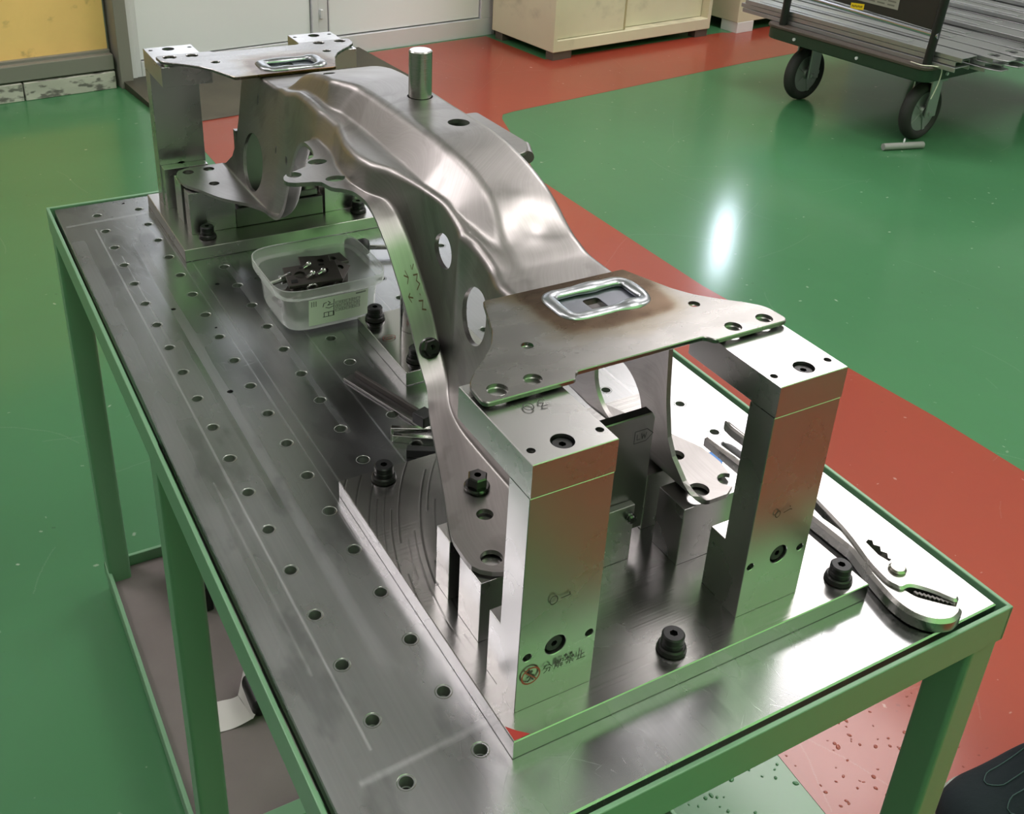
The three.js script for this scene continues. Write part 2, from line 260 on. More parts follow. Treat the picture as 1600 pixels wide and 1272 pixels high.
  part(d1, 'bottom_rail', [rbox(-60, -19.3, 1.35, 2.42, -1.3, 0.05, 0.05), rbox(-60, -19.3, 2.36, 2.62, -1.3, -0.55, 0.04)], M.greyPaint);
  const k = struct('trim_1');
  for (const [a, c2] of [[-62, -45.2], [-45.1, -25.55], [-25.45, -19.32]]) part(k, 'kerb_block', rbox(a, c2, 0, 1.22, -1.5, 0.15 + 0.05 * Math.sin(a), 0.06, 2), M.concrete);
  part(struct('trim_2'), 'steel_post', [rbox(-19.08, -18.2, 0, 44, -1.5, 0.55, 0.06)], M.greyPaint);
  // aluminium doors
  const d2 = struct('door_2');
  part(d2, 'frame_stile', [rbox(-18.2, -17.75, 0.1, 44, -1.2, 0.1), rbox(-17.75, -17.36, 0.1, 44, -1.2, -0.05)], M.alu);
  part(d2, 'panel', rbox(-17.34, -3.95, 1.72, 21, -0.5, -0.16, 0), M.doorPanel); part(d2, 'middle_rail', rbox(-17.36, -3.9, 21, 22.4, -0.6, -0.02), M.alu); part(d2, 'frosted_glass', rbox(-17.34, -3.95, 22.4, 43, -0.45, -0.25, 0), M.doorGlass);
  part(d2, 'bottom_rail', rbox(-17.36, -2.42, 0.1, 1.62, -0.7, -0.02), M.alu);
  part(d2, 'meeting_stile', [rbox(-3.86, -3.35, 1.62, 44, -0.6, 0.12), rbox(-3.32, -2.5, 1.62, 44, -0.6, 0.02)], M.alu);
  part(d2, 'door_catch', [rbox(-3.2, -2.95, 3.2, 3.9, 0, 0.25, 0.05)], M.alu);
  const d3 = struct('door_3');
  part(d3, 'panel', rbox(-2.15, 12.2, 1.6, 21, -0.75, -0.4, 0), M.doorPanel); part(d3, 'middle_rail', rbox(-2.2, 12.25, 21, 22.4, -0.8, -0.2), M.alu); part(d3, 'frosted_glass', rbox(-2.15, 12.2, 22.4, 43, -0.65, -0.45, 0), M.doorGlass);
  part(d3, 'bottom_rail', [rbox(-2.3, 13.55, 0.0, 1.48, -0.8, -0.18)], M.alu);
  part(d3, 'stile', [rbox(-2.3, -2.18, 1.48, 44, -0.8, -0.2), rbox(12.3, 13.55, 1.48, 44, -0.8, -0.18)], M.alu);
  part(struct('trim_3'), 'dark_jamb', rbox(13.6, 14.6, 0, 44, -1.5, -0.05, 0), M.greyPaint);
  const rp = struct('trim_4'); // low ramp plate in front of the doors
  part(rp, 'ramp_plate', toRoom(slab([[0, 0.02], [0, 0.55], [9.3, 0.24], [9.6, 0.04]], [], -18.9, 0.2, 'x', 0)), M.rampSteel);
  for (const [s, wv, a, bb] of LAMPS) {
    const o = thing('ceiling_light', 'hanging fluorescent batten with white diffuser above the workshop', 'light', RP(s, HANG, wv), 'hanging ceiling lights');
    part(o, 'diffuser', rbox(s - a / 2, s + a / 2, HANG - 0.1, HANG + 0.9, wv - bb / 2, wv + bb / 2, 0), M.lamp);
    for (const e of [-1, 1]) { part(o, 'end_cap', rbox(s - a / 2 - 0.2, s + a / 2 + 0.2, HANG - 0.15, HANG + 0.95, wv + e * (bb / 2 + 0.2) - 0.2, wv + e * (bb / 2 + 0.2) + 0.2), M.white); part(o, 'hanger', rbox(s - 0.15, s + 0.15, HANG + 0.9, CEIL, wv + e * bb * 0.45 - 0.15, wv + e * bb * 0.45 + 0.15), M.white); }
  }
}

// ---------- the bench ----------
const bench = thing('workbench', 'green steel workbench with drilled aluminium top plate and low shelf', 'workbench', [4, FL, 9.2]);
{
  const FW = [-1.05, 9.12, -0.95, 19.42]; // outer edges of the frame
  const holes = [];
  for (let i = 0; i <= 8; i++) for (let j = 0; j <= 18; j++) holes.push(circle(i, j, 0.112, 20));
  for (const [x, z, r] of [[0.74, -0.52, 0.06], [0.47, 5.48, 0.075], [0.61, 9.02, 0.08], [1.62, 4.75, 0.07], [1.05, 6.6, 0.05]]) holes.push(circle(x, z, r, 14));
  const X0 = FW[0] + 0.16, X1 = FW[1] - 0.16, Z0 = FW[2] + 0.16, Z1 = FW[3] - 0.17;
  const top = slab([[X0, Z0], [X1, Z0], [X1, Z1], [X0, Z1]], holes, -0.2, 0, 'y', 0.022);
  { const p = top.attributes.position, uv = top.attributes.uv; for (let i = 0; i < p.count; i++) uv.setXY(i, (p.getZ(i) + 1) / 20.6, (p.getX(i) + 1.1) / 10.3); }
  // machining marks: bands left by the cutter, scribed lines, scratches (x in pitch units)
  const bands = [[0.42, 0.6, 1.9, 16.5, 0.13], [0.33, 0.42, 2.2, 12.8, -0.1], [2.02, 2.16, 3.6, 11.6, 0.11], [1.94, 2.02, 4.2, 10, -0.08], [-0.85, -0.55, 1.2, 16, 0.07], [3.3, 3.42, 7.6, 16, 0.07], [6.6, 6.72, 3, 16, 0.06], [5.2, 5.3, 1, 16, 0.06]];
  const lines = [[-0.19, 0.8, 17.4, 0.2], [0.06, 2.5, 7, 0.12], [1.2, 1.2, 14, 0.13], [1.42, 2.6, 17, 0.12], [2.62, 7.4, 14.5, 0.14], [-0.42, 11.5, 16, 0.1], [4.6, 1, 18, 0.1], [7.4, 2, 18, 0.1]];
  const surf = (u, v, fine) => {
    const z = u * 20.6 - 1, x = v * 10.3 - 1.1; let a = 0;
    for (const [x0, x1, z0, z1, k] of bands) a += (fine ? 0 : 1) * k * sstep(x0 - 0.03, x0 + 0.02, x) * (1 - sstep(x1 - 0.02, x1 + 0.03, x)) * sstep(z0, z0 + 0.3, z) * (1 - sstep(z1 - 0.6, z1, z));
    for (const [x0, z0, z1, k] of lines) a += k * Math.max(0, 1 - Math.abs(x - x0) / 0.028) * (z > z0 && z < z1 ? 1 : 0);
    for (const [z0, x0, x1] of [[17.75, -0.5, 1.6], [0.35, -0.8, 1.2]]) a += 0.14 * Math.max(0, 1 - Math.abs(z - z0 + 0.06 * x) / 0.07) * (x > x0 && x < x1 ? 1 : 0);
    return a;
  };
  const map = tex(2048, 1024, (u, v, c) => {
    const f = fbm(u, v, 8, 6, 80), st = vn(u * 10, v * 400, 10, 400, 86), a2 = surf(u, v, true), dirt = sstep(0.6, 0.72, fbm(u * 1, v * 1, 14, 5, 91));
    const q = 0.68 + 0.05 * (f - 0.5) + 0.02 * (st - 0.5) + 0.5 * a2 - 0.07 * dirt; c[0] = q * 0.985; c[1] = q * 0.99; c[2] = q; c[3] = 1;
  }, { srgb: true });
  const rmap = tex(1024, 512, (u, v, c) => { const f = fbm(u, v, 9, 6, 95), a = surf(u, v); c[0] = 1; c[1] = clamp(0.6 + 0.5 * (f - 0.5) + 1.5 * a); c[2] = 1; c[3] = 1; });
  M.top = std({ map, metalness: 1, roughness: 0.42, roughnessMap: rmap, bumpMap: rep(tScr, 5, 2.5), bumpScale: 0.00012 });
  part(bench, 'top_plate', top, M.top);
  const bg = new THREE.LatheGeometry([[0.098, -0.19], [0.098, -0.014], [0.11, 0.002], [0.121, 0.002]].map(([a, b]) => new THREE.Vector2(a * U, b * U)), 20), bm = std({ color: L3(0.3, 0.32, 0.29), metalness: 0.6, roughness: 0.3, side: THREE.DoubleSide });
  for (let i = 0; i <= 8; i++) for (let j = 0; j <= 18; j++) { // threaded bushing in each hole that is not under a fixture
    if (i > 1.2 && i < 7.2 && j > 12.6 || i > 1.2 && i < 6.4 && j < 3.5) continue;
    const b = finish(new THREE.Mesh(bg, bm)); b.name = 'hole_bushing'; b.position.set((i - 4) * U, -FL * U, (j - 9.2) * U); bench.add(b);
  }
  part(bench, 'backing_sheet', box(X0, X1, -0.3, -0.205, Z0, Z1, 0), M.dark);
  const rail = (x0, x1, z0, z1) => box(x0, x1, -0.62, 0.03, z0, z1, 0.02, 2);
  part(bench, 'frame_rail', rail(FW[0], FW[0] + 0.075, FW[2], FW[3]), M.green);
  part(bench, 'frame_rail', rail(FW[1] - 0.075, FW[1], FW[2], FW[3]), M.green);
  part(bench, 'frame_rail', rail(FW[0] + 0.02, FW[1] - 0.02, FW[2], FW[2] + 0.1), M.green);
  part(bench, 'frame_rail', rail(FW[0] + 0.02, FW[1] - 0.02, FW[3] - 0.075, FW[3]), M.green);
  const LG = 0.62;
  for (const [x, z] of [[FW[0] + 0.03, FW[2] + 0.03], [FW[1] - LG - 0.03, FW[2] + 0.03], [FW[0] + 0.03, FW[3] - LG - 0.03], [FW[1] - LG - 0.03, FW[3] - LG - 0.03], [FW[0] + 0.03, 9.3], [FW[1] - LG - 0.03, 9.3]])
    part(bench, 'leg', box(x, x + LG, FL + 0.02, -0.5, z, z + LG, 0.09, 3), M.green);
  const yb = -11.5; // lower frame of angle iron, shelf board inside it
  const ang = (x0, x1, z0, z1) => box(x0, x1, yb - 0.55, yb, z0, z1, 0.03, 2);
  part(bench, 'lower_rail', [ang(FW[0], FW[0] + 0.12, FW[2], FW[3])], M.green);
  part(bench, 'lower_rail', [ang(FW[1] - 0.12, FW[1], FW[2], FW[3])], M.green);
  part(bench, 'lower_rail', [ang(FW[0], FW[1], FW[2], FW[2] + 0.12)], M.green);
  part(bench, 'lower_rail', [box(FW[0], FW[1], yb - 0.45, yb - 0.1, 9.2, 9.65, 0.03, 2)], M.green);
  M.shelf = std({ roughness: 0.85, map: rep(tex(512, 512, (u, v, c) => { const f = fbm(u, v, 5, 6, 101); c[0] = 0.44 + 0.12 * (f - 0.5); c[1] = 0.405 + 0.12 * (f - 0.5); c[2] = 0.4 + 0.12 * (f - 0.5); c[3] = 1; }, { srgb: true }), 1.5, 1.5) });
  part(bench, 'shelf_board', box(FW[0] + 0.13, FW[1] - 0.13, yb - 0.5, yb - 0.36, FW[2] + 0.13, 15.2, 0.02), M.shelf);
}

// ---------- socket head cap screw ----------
const hex = (x, y, r) => Array.from({ length: 6 }, (_, i) => [x + r * Math.cos(i * Math.PI / 3), y + r * Math.sin(i * Math.PI / 3)]);
function screwGeo(x, y, z, r, h, axis = 'y', sock = 0.52) { // seat at y, head h tall
  const a = slab(circle(0, 0, r, 32), [hex(0, 0, r * sock)], h * 0.4, h, 'y', 0.02), b = cyl(0, 0, h * 0.45, 0, r, r, 32, 0.01), g = mergeGeometries([clean(a), clean(b)]);
  if (axis === 'z') g.rotateX(Math.PI / 2); if (axis === '-z') g.rotateX(-Math.PI / 2); g.translate(x, y, z); return g;
}
function capScrew(parent, x, y, z, collar = true) { // bolt standing on a plate on its flanged collar
  const c = collar ? part(parent, 'collar', cyl(x, y, y + 0.1, z, 0.205, 0.19, 32, 0.02), M.oxide) : null;
  part(parent, 'cap_screw', screwGeo(x, y + (collar ? 0.09 : 0.02), z, 0.155, 0.2), M.black);
}
const tMark = (w, h, draw) => canvasTex(w, h, draw);
function decal(parent, name, w, h, tx, place, rough = 0.5, lbl) { // flat print on a surface
  const g = new THREE.PlaneGeometry(w, h); place(g);
  const m = part(parent, name, clean(g), std({ map: tx, alphaTest: 0.5, roughness: rough, polygonOffset: true, polygonOffsetFactor: -1 }), lbl); m.castShadow = false; return m;
}
const poly = (c, pts, sx, sy, ox, oy) => { c.beginPath(); pts.forEach(([x, y], i) => (i ? c.lineTo(ox + x * sx, oy + y * sy) : c.moveTo(ox + x * sx, oy + y * sy))); c.stroke(); };
const KANJI = [
  [[[40, 8], [10, 45]], [[58, 8], [92, 45]], [[25, 50], [75, 50], [70, 90], [58, 85]], [[48, 50], [40, 75], [15, 95]]],
  [[[25, 5], [10, 22]], [[22, 10], [42, 10], [36, 22]], [[6, 95], [12, 70], [12, 25], [45, 25], [45, 92], [38, 92]], [[12, 45], [45, 45]], [[12, 65], [45, 65]], [[28, 25], [28, 80]], [[55, 10], [90, 10], [88, 40], [80, 38]], [[70, 10], [66, 30], [53, 42]], [[62, 50], [56, 65]], [[60, 60], [92, 60]], [[52, 78], [97, 78]], [[76, 46], [76, 97]]],
  [[[5, 18], [45, 18]], [[25, 3], [25, 48]], [[25, 20], [6, 42]], [[25, 20], [44, 40]], [[55, 18], [95, 18]], [[75, 3], [75, 48]], [[75, 20], [56, 42]], [[75, 20], [95, 42]], [[25, 55], [75, 55]], [[8, 70], [92, 70]], [[50, 70], [50, 96], [42, 94]], [[30, 78], [14, 92]], [[70, 78], [86, 92]]],
  [[[50, 8], [50, 90]], [[50, 45], [85, 45]], [[22, 38], [22, 90]], [[5, 92], [95, 92]]],
];
const tSign = tMark(512, 160, (c, w, h) => {
  c.clearRect(0, 0, w, h); c.strokeStyle = 'rgb(150,62,40)'; c.lineWidth = 13; c.beginPath(); c.ellipse(82, 82, 66, 66, 0, 0, 7); c.stroke();
  c.strokeStyle = 'rgb(52,40,34)'; c.fillStyle = 'rgb(52,40,34)'; c.beginPath(); c.arc(82, 48, 14, 0, 7); c.fill(); c.lineWidth = 15; poly(c, [[82, 62], [82, 98]], 1, 1, 0, 0); c.lineWidth = 9; poly(c, [[60, 128], [82, 96], [106, 128]], 1, 1, 0, 0); poly(c, [[58, 92], [82, 68], [108, 84]], 1, 1, 0, 0);
  c.strokeStyle = 'rgb(150,62,40)'; c.lineWidth = 10; poly(c, [[36, 36], [128, 128]], 1, 1, 0, 0);
  c.strokeStyle = 'rgb(40,36,32)'; c.lineWidth = 7; KANJI.forEach((k, i) => k.forEach((s) => poly(c, s, 0.78, 0.78, 168 + i * 86, 36)));
});
const tNote = (txt, col = 'rgb(40,40,38)') => tMark(256, 128, (c, w, h) => { c.clearRect(0, 0, w, h); c.strokeStyle = col; c.lineWidth = 9; c.lineCap = 'round'; txt.forEach((s) => poly(c, s, 1, 1, 0, 0)); });
const oval = (x, y, a, b) => Array.from({ length: 17 }, (_, i) => [x + a * Math.cos(i * Math.PI / 8), y + b * Math.sin(i * Math.PI / 8)]);

// ---------- the two end fixtures ----------
const sg = (pts, mx, mz) => pts.map(([x, z, ...r]) => [mx ? 7.68 - x : x, mz ? 18.12 - z : z, ...r]);
function column(parent, mx, mz) { // upright with its overhanging clamp block on top; drawn for the near left one and mirrored
  const X = (x) => (mx ? 7.68 - x : x), Z = (z) => (mz ? 18.12 - z : z), span = (a, b, f) => [Math.min(f(a), f(b)), Math.max(f(a), f(b))];
  const [x0, x1] = span(1.5, 2.63, X), [z0, z1] = span(17.48, 17.93, Z), face = mz ? z0 : z1;
  const col = part(parent, 'column', slab([[x0, 0.3], [x1, 0.3], [x1, 3.63], [x0, 3.63]], [circle(X(2.03), 1.21, 0.15, 28), circle(X(1.63), 1.18, 0.06, 16), circle(X(2.53), 1.18, 0.06, 16)], z0, z1, 'z', 0.007), M.block);
  part(col, 'cap_screw', screwGeo(X(2.03), 1.21, mz ? face + 0.29 : face - 0.29, 0.132, 0.26, mz ? '-z' : 'z'), M.black);
  for (const q of [1.63, 2.53]) part(col, 'dowel', rodZ(X(q), 1.18, mz ? face + 0.12 : face - 0.12, X(q), 1.18, mz ? face + 0.4 : face - 0.4, 0.058), M.darkplate);
  const [b0, b1] = span(16.22, 17.94, Z);
  const blk = part(parent, 'clamp_block', slab([[x0, b0], [x1, b0], [x1, b1], [x0, b1]], [circle(X(2.03), Z(17.7), 0.15, 28), circle(X(1.62), Z(17.7), 0.06, 16), circle(X(2.53), Z(17.7), 0.06, 16)], 3.637, 4.1, 'y', 0.008), M.block);
  part(blk, 'cap_screw', screwGeo(X(2.03), 3.8, Z(17.7), 0.132, 0.26), M.black);
  for (const q of [1.62, 2.53]) part(blk, 'dowel', cyl(X(q), 3.64, 3.96, Z(17.7), 0.058, 0.058, 16, 0.005), M.darkplate);
  const [p0, p1] = span(16.32, 16.66, Z); part(blk, 'rest_pad', box(x0 + 0.1, x1 - 0.1, 4.09, 4.135, p0, p1, 0.01), M.block);
  return [col, blk];
}
function supports(parent, mx, mz) {
  const X = (x) => (mx ? 7.68 - x : x), Z = (z) => (mz ? 18.12 - z : z), b = (xa, xb, y0, y1, za, zb) => box(Math.min(X(xa), X(xb)), Math.max(X(xa), X(xb)), y0, y1, Math.min(Z(za), Z(zb)), Math.max(Z(za), Z(zb)), 0.01);
  part(parent, 'rest_block', b(1.65, 2.72, 0.3, 1.33, 15.45, 15.84), M.block);
  part(parent, 'rest_block', b(1.65, 2.72, 0.3, 1.33, 16.13, 16.72), M.block);
  part(parent, 'rib_block', b(1.53, 2.6, 0.3, 1.33, 17.16, 17.47), M.block);
}
const tArc = tex(1024, 1024, grey((u, v) => { // cutter arcs on the left of the near base plate
  const x = 1.2 + u * 6.1, z = 12.6 + v * 5.8, R = Math.hypot(x - 7.5, z - 16.5), m = (1 - sstep(2.6, 3.4, x)) * (1 - sstep(16, 17, z)); let s = 0.5 + 0.1 * (vn(u * 4, v * 256, 4, 256, 111) - 0.5);
  const k = vn(R * 9, 0, 400, 8, 112), t = vn(Math.atan2(z - 16.5, x - 7.5) * 8, Math.floor(R * 9), 200, 400, 113); s += m * (-0.6 * Math.pow(Math.max(0, 1 - Math.abs(((R * 9) % 1) - 0.5) * 5), 1) * (t > 0.42 ? k : 0)); return s; }));
const tArcCol = tex(1024, 1024, (u, v, c) => { const x = 1.2 + u * 6.1, z = 12.6 + v * 5.8, R = Math.hypot(x - 7.5, z - 16.5), m = (1 - sstep(2.5, 3.3, x)) * (1 - sstep(16, 17, z)), k = vn(R * 9, 0, 400, 8, 112), t = vn(Math.atan2(z - 16.5, x - 7.5) * 8, Math.floor(R * 9), 200, 400, 113);
  const g = m * Math.max(0, 1 - Math.abs(((R * 9) % 1) - 0.5) * 5) * (t > 0.42 ? k : 0), f = fbm(u, v, 6, 5, 117), r = sstep(0.66, 0.78, fbm(u, v, 7, 4, 119)); const q = 0.64 + 0.04 * (f - 0.5) - 0.34 * g; c[0] = q; c[1] = q - 0.006; c[2] = q - 0.012; c[3] = 1; }, { srgb: true });
{
  const near = thing('welding_fixture', 'machined steel welding fixture with marked twin columns at the front end of the bench', 'fixture', [3.84, 0, 15.6]);
  const plate = slab([[1.28, 12.72], [7.26, 12.72], [7.26, 18.3], [1.28, 18.3]], [], 0.001, 0.3, 'y', 0.012);
  { const p = plate.attributes.position, uv = plate.attributes.uv; const n = plate.attributes.normal; for (let i = 0; i < p.count; i++) n.getY(i) > 0.5 ? uv.setXY(i, (p.getX(i) - 1.2) / 6.1, (p.getZ(i) - 12.6) / 5.8) : uv.setXY(i, 0.7 + 0.02 * p.getX(i), 0.4 + 0.02 * p.getZ(i)); }
  M.arc = std({ map: tArcCol, metalness: 1, roughness: 0.3, roughnessMap: rep(tRough, 2, 2), bumpMap: tArc, bumpScale: 0.0003 });
  part(near, 'base_plate', plate, M.arc);
  const [c1, b1] = column(near, false, false), [c2, b2] = column(near, true, false);
  supports(near, false, false); supports(near, true, false);
  for (const [x, z] of [[1.95, 12.98], [3.9, 17.98], [6.92, 18.02]]) capScrew(near, x, 0.3, z);
  // centre locating plate with its foot
  const lp = part(near, 'locating_plate', slab([[3.1, 0.3], [4.42, 0.3], [4.42, 0.72], [4.68, 0.72], [4.68, 2.66], [4.62, 2.76], [3.1, 2.76]], [], 15.98, 16.16, 'z', 0.015), M.darkplate);
  part(lp, 'foot_bracket', box(3.1, 4.42, 0.3, 1.31, 16.16, 16.28, 0.015), M.block);
  part(lp, 'set_screw', [screwGeo(4.33, 1.12, 16.28, 0.075, 0.1, 'z', 0.45)], M.nut);
  decal(lp, 'direction_mark', 0.36, 0.26, tMark(256, 184, (c, w, h) => { c.clearRect(0, 0, w, h); c.strokeStyle = 'rgb(20,22,20)'; c.lineWidth = 9; poly(c, [[14, 20], [160, 20], [240, 92], [160, 164], [14, 164], [14, 20]], 1, 1, 0, 0); c.lineWidth = 8; poly(c, [[46, 60], [46, 124], [84, 124]], 1, 1, 0, 0); poly(c, [[98, 60], [112, 124], [128, 80], [144, 124], [158, 60]], 1, 1, 0, 0); }), (g) => g.translate(4.49, 2.43, 16.163));
  decal(c1, 'sign', 0.98, 0.31, tSign, (g) => g.translate(2.02, 0.88, 17.932), 0.45, 'red no-disassembly symbol with four dark characters');
  decal(c1, 'pen_mark', 0.4, 0.2, tNote([oval(70, 64, 34, 42), [[140, 72], [220, 66]], [[212, 40], [216, 62]]]), (g) => g.translate(2.02, 2.0, 17.932));
  decal(c2, 'pen_mark', 0.4, 0.2, tNote([oval(60, 64, 26, 34), [[130, 72], [200, 58], [220, 66]], [[190, 20], [196, 30]]]), (g) => g.translate(5.55, 2.0, 17.932));
  decal(b1, 'pen_mark', 0.42, 0.21, tNote([[[40, 30], [90, 26], [62, 60], [96, 76], [70, 106], [36, 96]], oval(180, 60, 38, 44)]), (g) => { g.rotateX(-Math.PI / 2); g.rotateY(Math.PI * 0.98); g.translate(2.1, 4.103, 16.98); });
  part(near, 'red_corner_mark', slab([[1.3, 18.05], [1.3, 18.28], [1.52, 18.28], [1.4, 18.17]], [], 0.3, 0.303, 'y', 0), std({ color: L3(0.33, 0.02, 0.015), roughness: 0.5 }), 'red painted corner mark');
  part(near, 'blue_mark', slab([[7.18, 14.75], [7.25, 14.75], [7.25, 15.05], [7.2, 15.1]], [], 0.3, 0.303, 'y', 0), std({ color: L3(0.05, 0.2, 0.6), roughness: 0.5 }), 'blue pen mark on the edge');

  const far = thing('welding_fixture', 'machined steel welding fixture at the far end of the green bench, nearest the doors', 'fixture', [3.84, 0, 1.8]);
  part(far, 'base_plate', box(1.28, 6.45, 0, 0.3, -0.15, 3.42, 0.02), M.base);
  column(far, false, true); column(far, true, true); supports(far, false, true); supports(far, true, true);
  for (const [x, z] of [[1.95, 2.93], [5.72, 2.95]]) capScrew(far, x, 0.3, z);
  const lf = part(far, 'locating_plate', slab([[3.0, 0.62], [4.68, 0.62], [4.68, 2.4], [4.6, 2.5], [3.0, 2.5]], [], 1.96, 2.14, 'z', 0.015), M.darkplate);
  part(lf, 'foot_bracket', [box(2.72, 4.9, 0.3, 0.78, 2.14, 2.7, 0.02), box(2.82, 4.8, 0.78, 0.95, 2.2, 2.62, 0.02)], M.darkplate);

  const mid = thing('support_stand', 'small bolted steel block with a tall bright pin standing up through the pressed beam', 'stand', [4.6, 0, 9.1]);
  part(mid, 'base_block', box(3.62, 5.5, 0, 0.3, 7.9, 10.26, 0.02), M.polish);
  capScrew(mid, 3.92, 0.3, 8.12); capScrew(mid, 4.0, 0.3, 9.92);
  part(mid, 'post', cyl(4.52, 0.29, 4.6, 8.75, 0.3, 0.3, 40, 0.02), M.chrome);
  part(mid, 'locating_pin', cyl(4.6, 4.6, 5.96, 8.7, 0.212, 0.212, 40, 0.02), M.turned, 'bright turned pin top');
  decal(mid, 'sign', 0.3, 0.2, tMark(256, 170, (c, w, h) => { c.clearRect(0, 0, w, h); c.strokeStyle = 'rgb(120,30,26)'; c.lineWidth = 12; c.beginPath(); c.ellipse(128, 85, 110, 70, 0, 0, 7); c.stroke(); c.lineWidth = 14; poly(c, [[60, 95], [200, 70]], 1, 1, 0, 0); }), (g) => { g.rotateX(-Math.PI / 2); g.translate(3.86, 0.302, 8.95); });
}

// ---------- the pressed crossmember ----------
const fF = smoothK([[0, 4.05], [1.5, 4.05], [1.82, 3.97], [2.14, 3.71], [2.45, 3.29], [2.84, 2.69], [3.23, 2.1], [3.6, 1.75], [3.95, 1.54], [4.4, 1.45], [5.2, 1.41], [6, 1.4], [9, 1.4]]);
const fT = smoothK([[0, 5.06], [1.5, 5.07], [2.2, 5.03], [2.8, 4.93], [3.4, 4.76], [3.8, 4.56], [4.1, 4.37], [4.4, 4.22], [5.0, 4.1], [5.5, 4.09], [9, 4.08]]);
const fS = smoothK([[0, 4.56], [2, 4.56], [3, 4.51], [3.6, 4.36], [4.2, 4.22], [5, 4.09], [9, 4.07]]);
const kXr = smoothK([[3.0, 3.3], [4.45, 3.36], [5.56, 3.2], [7.0, 3.14], [7.6, 3.2], [8.1, 3.2], [8.5, 3.1], [9.2, 2.94], [9.9, 2.9], [10.4, 2.96], [10.8, 3.12], [11.3, 3.2], [11.9, 3.26], [12.6, 3.24], [13.15, 3.38], [13.7, 3.36], [14.5, 3.22], [17, 3.2]]);
const kXj = smoothK([[1, 3.03], [4.8, 3.05], [5.5, 3.18], [7.5, 3.1], [8.3, 3.06], [9.07, 2.9], [9.7, 2.84], [10.2, 2.9], [10.7, 3.12], [11.2, 3.2], [11.6, 3.26], [12.1, 3.32], [12.6, 3.3], [13.3, 3.1], [14, 3.03], [17, 3.03]]);
const kXo = smoothK([[1.32, 2.0], [1.45, 1.74], [1.75, 1.65], [2.2, 1.66], [2.8, 1.92], [3.4, 2.2], [4.1, 2.7], [4.6, 2.86], [5.6, 2.86], [7.0, 2.8], [7.9, 2.76], [8.3, 2.66], [8.5, 2.46], [8.7, 2.38], [8.82, 2.2], [8.9, 2.02], [8.97, 1.9], [9.06, 1.83], [9.2, 1.79], [9.3, 1.81], [9.38, 1.9], [9.44, 2.12], [9.5, 2.33], [9.8, 2.41], [9.96, 2.57], [10.15, 2.68], [10.7, 2.73], [11.0, 2.75], [11.5, 2.81], [12.1, 2.87], [12.6, 2.85], [13.25, 2.61], [13.97, 2.36], [15.07, 1.96], [15.7, 1.72], [15.96, 1.65], [16.4, 1.63], [16.62, 1.73], [16.8, 2.05]]);
const kXs = smoothK([[3, 3.4], [6.6, 3.42], [7.3, 3.4], [7.8, 3.46], [9, 3.45], [10.5, 3.39], [11.75, 3.39], [12.5, 3.5], [13.2, 3.6], [17, 3.5]]);
const kXt = smoothK([[3, 3.5], [6.9, 3.5], [7.4, 3.64], [7.8, 3.8], [8.8, 3.86], [11.3, 3.88], [12, 3.92], [12.6, 3.9], [12.9, 3.86], [13.2, 3.8], [17, 3.7]]);
const beam = thing('crossmember', 'large pressed steel crossmember with welded end plates standing on the fixtures', 'car part', [4, 1.35, 9.06]);
